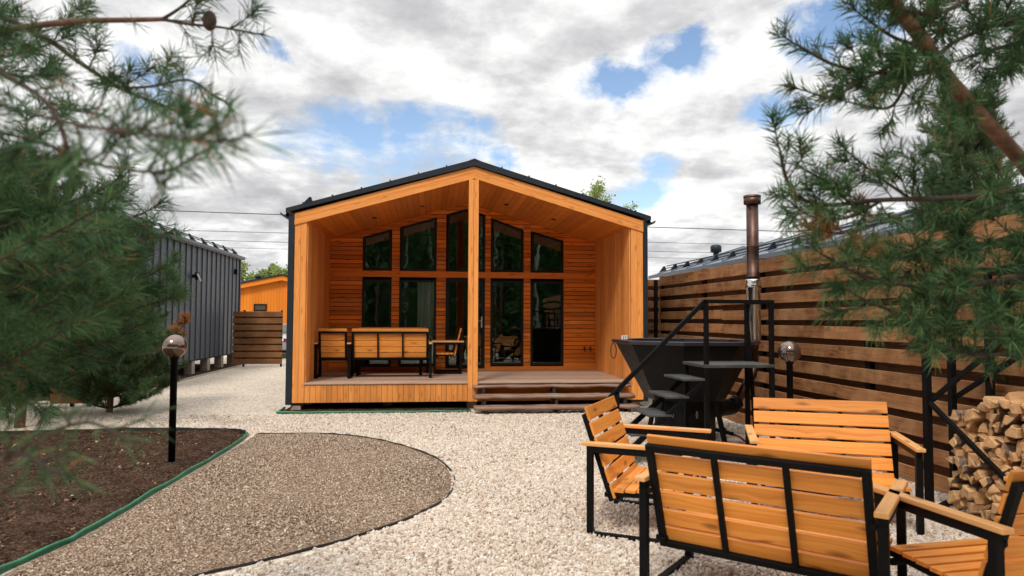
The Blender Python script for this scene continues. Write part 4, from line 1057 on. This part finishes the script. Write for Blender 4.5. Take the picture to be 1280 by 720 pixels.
for (x, y, d) in tg:
    e = Vector(at(x, y, d)); s = Vector((-2.25, 2.6, min(3.6, max(.7, e.z-.25+pr.uniform(-.15, .1))))); mid = s.lerp(e, .5)+Vector((0, 0, -.08))
    pine_branch(pa, [s, mid, e], .010, .004, .075, .26, .15, dens=300)
pine_branch(pa, TT(-90, 650, 1.5)+path((-90, 650, 1.5), (0, 600, 1.35), (60, 545, 1.25), (110, 528, 1.2), (150, 545, 1.15)), .005, .0025, .13, .09, .3, dens=120)
pine_branch(pa, TT(-60, 560, 1.2)+path((-60, 560, 1.2), (20, 565, 1.1), (60, 585, 1.05)), .005, .0025, .06, .12, .2, dens=200)
b = MB(); b.sphere(at(262, 26, 2.17), .022, 10, 8, 0, 1.5); b.build('cone', M['cone'], pa)

# --- free standing young pines
def young_pine(label, base, hgt, r, blen, dens, ln, wd, mat, whorl=.32, bottom=.35, dead=None, rise=.35, tl=.28):
    t = thing('pine_tree', label, 'tree', base); x, y, z = base
    b = MB(); pts = [(x+pr.uniform(-.03, .03), y+pr.uniform(-.03, .03), z-.05+(hgt+.05)*k/8) for k in range(9)]; b.tube(pts, [r*(1-.88*k/8) for k in range(9)], 10); b.build('trunk', M['bark'], t)
    b = MB(); segs = []; h = bottom
    while h < hgt-.1:
        f = (h-bottom)/(hgt-bottom); L = blen*(1-f)**.75+.16; k = pr.choice((5, 6, 6, 7)); a0 = pr.random()*6.28
        for q in range(k):
            a = a0+q*6.283/k+pr.uniform(-.25, .25); Lq = L*pr.uniform(.75, 1.1); d = Vector((math.cos(a), math.sin(a), rise+.5*f))
            pts = [Vector((x, y, z+h))]; n = 6
            for i in range(n): pts.append(pts[-1]+(d+Vector((0, 0, .10*i-.12))+rvec(.05)).normalized()*(Lq/n))
            b.tube(pts, [.016*(1-f*.5)*(1-.75*i/n) for i in range(n+1)], 6, cap=False)
            for i in range(2, n): segs.append((tuple(pts[i]), tuple(pts[i+1])))
            for i in range(1, n+1):
                for c in range(2 if i < n else 3):
                    dd = (pts[i]-pts[i-1]).normalized(); sd = rvec(1); sd = (sd-dd*sd.dot(dd)).normalized(); sd.z *= .5
                    twig(b, segs, pts[i], (dd*.8+sd*.8+Vector((0, 0, .2))).normalized(), tl*pr.uniform(.6, 1.15)*(1-.4*f), .004, 1, .6, 4)
        h += whorl*pr.uniform(.8, 1.2)
    segs += [((x, y, z+hgt-.3), (x, y, z+hgt+.1))]
    br = b.build('branch', M['bark_dark'], t); needle_mesh('needles', segs, dens*1.25, ln, wd*1.2, M[mat], t, (30, 60)); return t
young_pine('bushy young pine behind the soil bed, covering most of the grey house', (-6.3, 11.5, 0), 4.1, .08, 2.15, 290, .075, .006, 'needle_far', .25, .75)
young_pine('young pine at the left edge behind the low slatted screens', (-7.7, 11.9, 0), 4.6, .09, 1.5, 220, .075, .006, 'needle_far', .3, 1.15)
young_pine('light green pine beyond the right fence, its upright shoots against the sky', (6.1, 7.1, 0), 4.25, .09, .85, 240, .06, .004, 'needle_light', .22, 1.6, None, .75, .3)

# low young pine nearer the lamp, with a dry tuft and drooping bough
q_ = at(138, 500, 12.3)
py = young_pine('low young pine behind the left lamp, with a dry orange tuft on a side bough', (q_[0], q_[1], 0), 3.35, .06, .95, 300, .075, .006, 'needle_far', .22, .07)
pine_branch(py, path((140, 436, 12.3), (165, 444, 11.5), (196, 438, 10.6), (220, 422, 10.0)), .014, .006, .2, .30, .2, dens=200, ln=.075, wd=.005)
pine_branch(py, path((212, 428, 10.2), (224, 414, 10.0), (233, 400, 9.9)), .006, .004, .05, .15, .05, dens=420, ln=.085, wd=.006, mat='needle_dead', label='dry orange needle tuft')
pine_branch(py, path((140, 470, 12.3), (152, 478, 11.6), (168, 489, 11.0), (192, 490, 10.6)), .010, .005, .14, .28, .3, dens=220, ln=.075, wd=.005)

# --- near pine, right
pc = thing('pine_tree', 'close pine at the right edge, its thick bare limb slanting across the sky', 'tree', (3.05, 2.3, 0))
b = MB(); b.tube([(3.05, 2.3, -.05), (3.02, 2.32, 1.2), (3.06, 2.3, 2.4), (3.02, 2.3, 3.6), (3.05, 2.3, 4.8)], [.09, .075, .06, .04, .012], 12); b.build('trunk', M['bark'], pc)
U = lambda z: (3.05, 2.3, z)
UU = lambda x, y, d: [(3.04, 2.3, min(4.2, max(.5, at(x, y, d)[2]+.02)))]
pine_branch(pc, [U(1.75)]+path((1360, 310, 2.95), (1280, 205, 2.7), (1190, 105, 2.5), (1150, 45, 2.4), (1110, -2, 2.35), (1085, -40, 2.3)), .030, .021, .19, .28, .55, dens=330, up=.2)
pine_branch(pc, path((1178, 88, 2.48), (1130, 92, 2.4), (1085, 90, 2.35), (1040, 80, 2.3), (1000, 58, 2.25)), .009, .004, .065, .17, .08, dens=300)
pine_branch(pc, path((1150, 50, 2.4), (1115, 80, 2.35), (1070, 105, 2.3), (1042, 122, 2.25), (1020, 118, 2.25)), .008, .004, .065, .17, .08, dens=300)
pine_branch(pc, path((1160, 60, 2.42), (1120, 48, 2.4), (1085, 25, 2.35)), .008, .004, .07, .18, .1, dens=300)
pine_branch(pc, path((1150, 60, 2.42), (1130, 110, 2.4), (1110, 135, 2.35), (1070, 130, 2.3)), .008, .004, .065, .18, .1, dens=320)
pine_branch(pc, UU(1420, -20, 2.8)+path((1420, -20, 2.8), (1300, 15, 2.65), (1220, 40, 2.5), (1180, 62, 2.4), (1165, 90, 2.4)), .012, .006, .06, .26, .2, dens=330)
pine_branch(pc, UU(1420, 60, 2.8)+path((1420, 60, 2.8), (1310, 50, 2.65), (1250, 60, 2.55), (1215, 70, 2.5)), .012, .006, .065, .26, .2, dens=330)
pine_branch(pc, UU(1320, -60, 2.6)+path((1320, -60, 2.6), (1240, -20, 2.5), (1180, 15, 2.4), (1140, 15, 2.35)), .010, .005, .065, .24, .2, dens=330)
pine_branch(pc, [U(2.2)]+path((1380, 225, 2.85), (1280, 237, 2.65), (1200, 247, 2.5), (1100, 250, 2.4), (1030, 256, 2.35), (990, 238, 2.3), (975, 190, 2.28)), .013, .005, .06, .21, .22, dens=310)
pine_branch(pc, path((1060, 252, 2.38), (1035, 228, 2.35), (1010, 215, 2.32)), .005, .003, .06, .14, .0, dens=320)
pine_branch(pc, path((1140, 250, 2.45), (1100, 222, 2.4), (1072, 200, 2.35)), .006, .003, .06, .17, .0, dens=320)
pine_branch(pc, path((1100, 252, 2.4), (1060, 272, 2.35), (1020, 272, 2.3), (1000, 262, 2.3)), .006, .003, .055, .16, .0, dens=320)
pine_branch(pc, path((1120, 270, 2.42), (1080, 285, 2.38), (1050, 292, 2.35), (1025, 288, 2.32)), .006, .003, .05, .12, .15, dens=800, mat='needle_dead', label='dead orange brown needles')
pine_branch(pc, [U(1.95)]+path((1380, 330, 2.8), (1280, 345, 2.65), (1180, 360, 2.5), (1100, 350, 2.4), (1060, 336, 2.35), (1035, 322, 2.3)), .012, .005, .055, .22, .18, dens=320)
pine_branch(pc, [U(1.8)]+path((1400, 400, 2.8), (1280, 410, 2.6), (1180, 405, 2.5), (1120, 390, 2.4), (1080, 375, 2.35)), .011, .005, .055, .23, .18, dens=320)
pine_branch(pc, [U(2.1)]+path((1400, 290, 2.9), (1300, 290, 2.75), (1200, 310, 2.6), (1140, 320, 2.5)), .010, .005, .06, .24, .2, dens=320)
pine_branch(pc, [U(1.6)]+path((1400, 450, 2.8), (1290, 440, 2.65), (1220, 445, 2.55), (1175, 430, 2.5)), .010, .005, .055, .22, .2, dens=320)

# birches
def birch(label, base, h, spread, leaf, n, mat='birch', crown0=.25, name='birch_tree', group=None):
    t = thing(name, label, 'tree', base, group); x, y, z = base; b = MB()
    b.tube([(x, y, z-.1), (x+.05, y, z+h*.5), (x, y, z+h)], [h*.014, h*.009, .01], 8); tips = []
    for k in range(26):
        hh = h*pr.uniform(crown0, .95); a = pr.random()*6.28; L = spread*(1.15-hh/h)*pr.uniform(.6, 1.1)+.3
        e = Vector((x+math.cos(a)*L, y+math.sin(a)*L, z+hh+L*.7)); s = Vector((x, y, z+hh)); b.tube([s, s.lerp(e, .5)+Vector((0, 0, .05*L)), e], [h*.004, h*.003, .006], 5, cap=False); tips.append((s, e))
    tips.append((Vector((x, y, z+h*.8)), Vector((x, y, z+h)))); b.build('trunk', M['birch_bark'], t)
    idx = RNG.integers(0, len(tips), n); f = RNG.random(n)**.6
    S0 = np.array([tuple(s) for s, e in tips]); E0 = np.array([tuple(e) for s, e in tips])
    C_ = S0[idx]+(E0-S0)[idx]*f[:, None]+RNG.normal(size=(n, 3))*np.array([.16, .16, .18])*spread*.55
    U_ = RNG.normal(size=(n, 3)); U_ /= np.linalg.norm(U_, axis=1)[:, None]; V_ = np.cross(U_, RNG.normal(size=(n, 3))); V_ /= np.linalg.norm(V_, axis=1)[:, None]
    s = leaf*RNG.uniform(.6, 1.2, n)[:, None]; Q = np.stack([C_-U_*s, C_+V_*s*.55, C_+U_*s, C_-V_*s*.55], 1)-np.array(base)
    me = bpy.data.meshes.new('crown'); me.vertices.add(n*4); me.vertices.foreach_set('co', Q.ravel().astype(np.float32)); me.loops.add(n*4); me.loops.foreach_set('vertex_index', np.arange(n*4, dtype=np.int32))
    me.polygons.add(n); me.polygons.foreach_set('loop_start', np.arange(n, dtype=np.int32)*4); me.update(calc_edges=True); me.validate(); me.materials.append(M[mat])
    o = bpy.data.objects.new('crown', me); COL.objects.link(o); o.parent = t; return t
birch('birch with sparse leafy top showing above the right slope of the house roof', (6.1, 24.6, 0), 6.75, 1.2, .055, 3600, crown0=.45)
birch('small birch top showing above the roof beside the larger birch', (7.35, 25.2, 0), 6.1, .75, .055, 1300, crown0=.5)
BG = 'birches on the horizon beyond the orange house'
for x, y, h, lb in ((-17.0, 62, 6.6, 'far pale green birch beside the grey house gable'), (-15.4, 58, 6.0, 'far birch directly over the left slope of the orange house roof'), (-13.9, 62, 6.3, 'far birch over the ridge of the orange house'), (-12.4, 60, 6.0, 'far birch in the gap beside the timber house corner'), (-18.6, 64, 6.9, 'tall far birch mostly hidden by the grey house'), (-10.9, 63, 6.2, 'far birch hidden behind the timber house corner')):
    birch(lb, (x, y, 0), h-.3, 2.1, .15, 6000, 'birch', .12, 'birch_tree', BG)
# wood on the far side of the site, mirrored in the porch windows
fm = MB()
n = 26000; X_ = RNG.uniform(-40, 40, n); top = 17+3.5*np.sin(X_*.55)+2*np.sin(X_*1.7); Z_ = RNG.random(n)*top; Y_ = -20-RNG.random(n)*7
for x, y, z in zip(X_, Y_, Z_):
    u = Vector(RNG.normal(size=3)).normalized()*.26; v = u.cross(Vector(RNG.normal(size=3))).normalized()*.15; c = Vector((x, y, z)); i0 = len(fm.v)
    fm.v += [tuple(c-u), tuple(c+v), tuple(c+u), tuple(c-v)]; fm.face((i0, i0+1, i0+2, i0+3))
for k in range(26):
    x = -32+k*2.5+pr.uniform(-1, 1); y = -19.5-pr.random()*5; fm.tube([(x, y, 0), (x+.2, y, 14)], [.16, .07], 7, mi=1)
for k in range(40):  # unseen solid slabs added behind the leaves to block sky in window reflections
    x = -46+k*2.4; hh = 13+pr.uniform(-2, 4); yy = -25.5-pr.uniform(0, 2); fm.prism([(x, yy, 0), (x+2.6, yy-.3, 0), (x+2.5, yy-.2, hh-1), (x+1.3, yy, hh+1.5), (x+.2, yy, hh-1)], (0, -1.5, 0))
tag(fm.build('far_wood', [M['forest'], M['birch_bark']]), kind='stuff')

# ------------------------------------------------------------------ light and sky
SUN_EL, SUN_AZ = R(50), R(205)     # azimuth clockwise from +Y: behind the camera, to its left
w = bpy.data.worlds.new('World'); S.world = w; w.use_nodes = True; nt = w.node_tree; nt.nodes.clear(); g = G(nt)
out = g.n('OutputWorld'); bg = g.n('Background'); nt.links.new(bg.outputs[0], out.inputs[0]); bg.inputs[1].default_value = .10
sky = g.n('TexSky', sky_type='NISHITA'); sky.sun_disc = False; sky.sun_elevation = SUN_EL; sky.sun_rotation = SUN_AZ; sky.air_density = 1.0; sky.dust_density = .6; sky.ozone_density = 2.0
dirv = g.vm('NORMALIZE', g.n('TexCoord').outputs['Generated'])
sep = g.n('SeparateXYZ'); g.put(sep, 0, dirv)
zz = g.math('ADD', g.math('MAXIMUM', sep.outputs[2], 0.0), .20)
pl = g.n('CombineXYZ'); g.put(pl, 0, g.math('DIVIDE', sep.outputs[0], zz)); g.put(pl, 1, g.math('DIVIDE', sep.outputs[1], zz))
def cloud(v): return g.math('ADD', g.math('MULTIPLY', g.noise(v, 1.15, 10, .56, .2), .5), g.math('MULTIPLY', g.noise(g.vm('ADD', v, (7.3, 2.1, 0)), 3.2, 10, .62, .1), .5))
cden = cloud(pl.outputs[0]); cabove = cloud(g.vm('SCALE', pl.outputs[0], None, .90))   # the same clouds a little higher up: their tops catch the light
wn = g.n('TexNoise'); g.put(wn, 'Vector', dirv); wn.inputs['Scale'].default_value = 8; wn.inputs['Detail'].default_value = 9; wn.inputs['Roughness'].default_value = .62
wd = g.vm('ADD', dirv, g.vm('SCALE', g.vm('SUBTRACT', wn.outputs['Color'], (.5, .5, .5)), None, .17))
def hole(c, r, sx=1.0):
    c = Vector(c).normalized(); d = g.vm('SUBTRACT', wd, tuple(c)); d = g.vm('MULTIPLY', d, (1, 1, sx)); return g.mapr(g.vm('LENGTH', d), 0.0, r, 1, 0)
holes = [((-.10, .962, .250), .17, 2.0), ((-.02, .964, .258), .16, 2.0), ((.04, .963, .262), .07, 1.7), ((.27, .905, .318), .09, 1.8), ((.335, .882, .350), .08, 1.5), ((.449, .85, .276), .075, 1.4), ((.306, .935, .190), .08, 1.3), ((-.20, .919, .34), .05, 1.4), ((.09, .966, .24), .07, 2.2), ((.50, .78, .37), .10, 1.5), ((-.33, .88, .31), .08, 1.5), ((-.05, .966, .285), .06, 1.3)]
hs = None
for c, r, sx in holes:
    q = hole(c, r, sx); hs = q if hs is None else g.math('MAXIMUM', hs, q)
dens_ = g.math('SUBTRACT', g.math('ADD', cden, .20), g.math('MULTIPLY', g.math('POWER', hs, .7), .42))
cover = g.mapr(dens_, .34, .51, 0, 1)
relief = g.math('SUBTRACT', cden, cabove)
low = g.noise(g.vm('ADD', pl.outputs[0], (1.9, 4.4, 0)), .9, 5, .5)
shade = g.math('ADD', g.math('MULTIPLY', relief, 1.9), g.math('ADD', g.math('MULTIPLY', low, .85), .10))
shade = g.math('ADD', shade, g.mapr(dens_, .46, .66, .08, 0))
ccol = g.ramp(shade, [(.30, (4.5, 4.5, 4.62)), (.46, (5.9, 5.9, 6.0)), (.58, (7.6, 7.58, 7.55)), (.70, (9.2, 9.15, 9.05))])
skyc = g.mix(1.0, sky.outputs[0], (1.55, 1.5, 1.45, 1), 'MULTIPLY')
boost = g.mapr(sep.outputs[2], .42, .85, 1.0, 1.95)     # out-of-view cloud overhead brightened to add light from above
ccol = g.mix(1.0, ccol, boost, 'MULTIPLY')
g.put(bg, 0, g.mix(cover, skyc, ccol))
sl = bpy.data.lights.new('sun', 'SUN'); sl.energy = 1.7; sl.angle = R(12); sl.color = (1, .93, .84)
so = bpy.data.objects.new('sun', sl); COL.objects.link(so); so.location = (-10, -10, 20)
sd = Vector((math.sin(SUN_AZ)*math.cos(SUN_EL), math.cos(SUN_AZ)*math.cos(SUN_EL), math.sin(SUN_EL)))
so.rotation_euler = sd.to_track_quat('Z', 'Y').to_euler()
S.view_settings.view_transform = 'Standard'; S.view_settings.look = 'None'; S.view_settings.exposure = 0.28; S.view_settings.gamma = 1.0
S.cycles.max_bounces = 8; S.cycles.transparent_max_bounces = 16
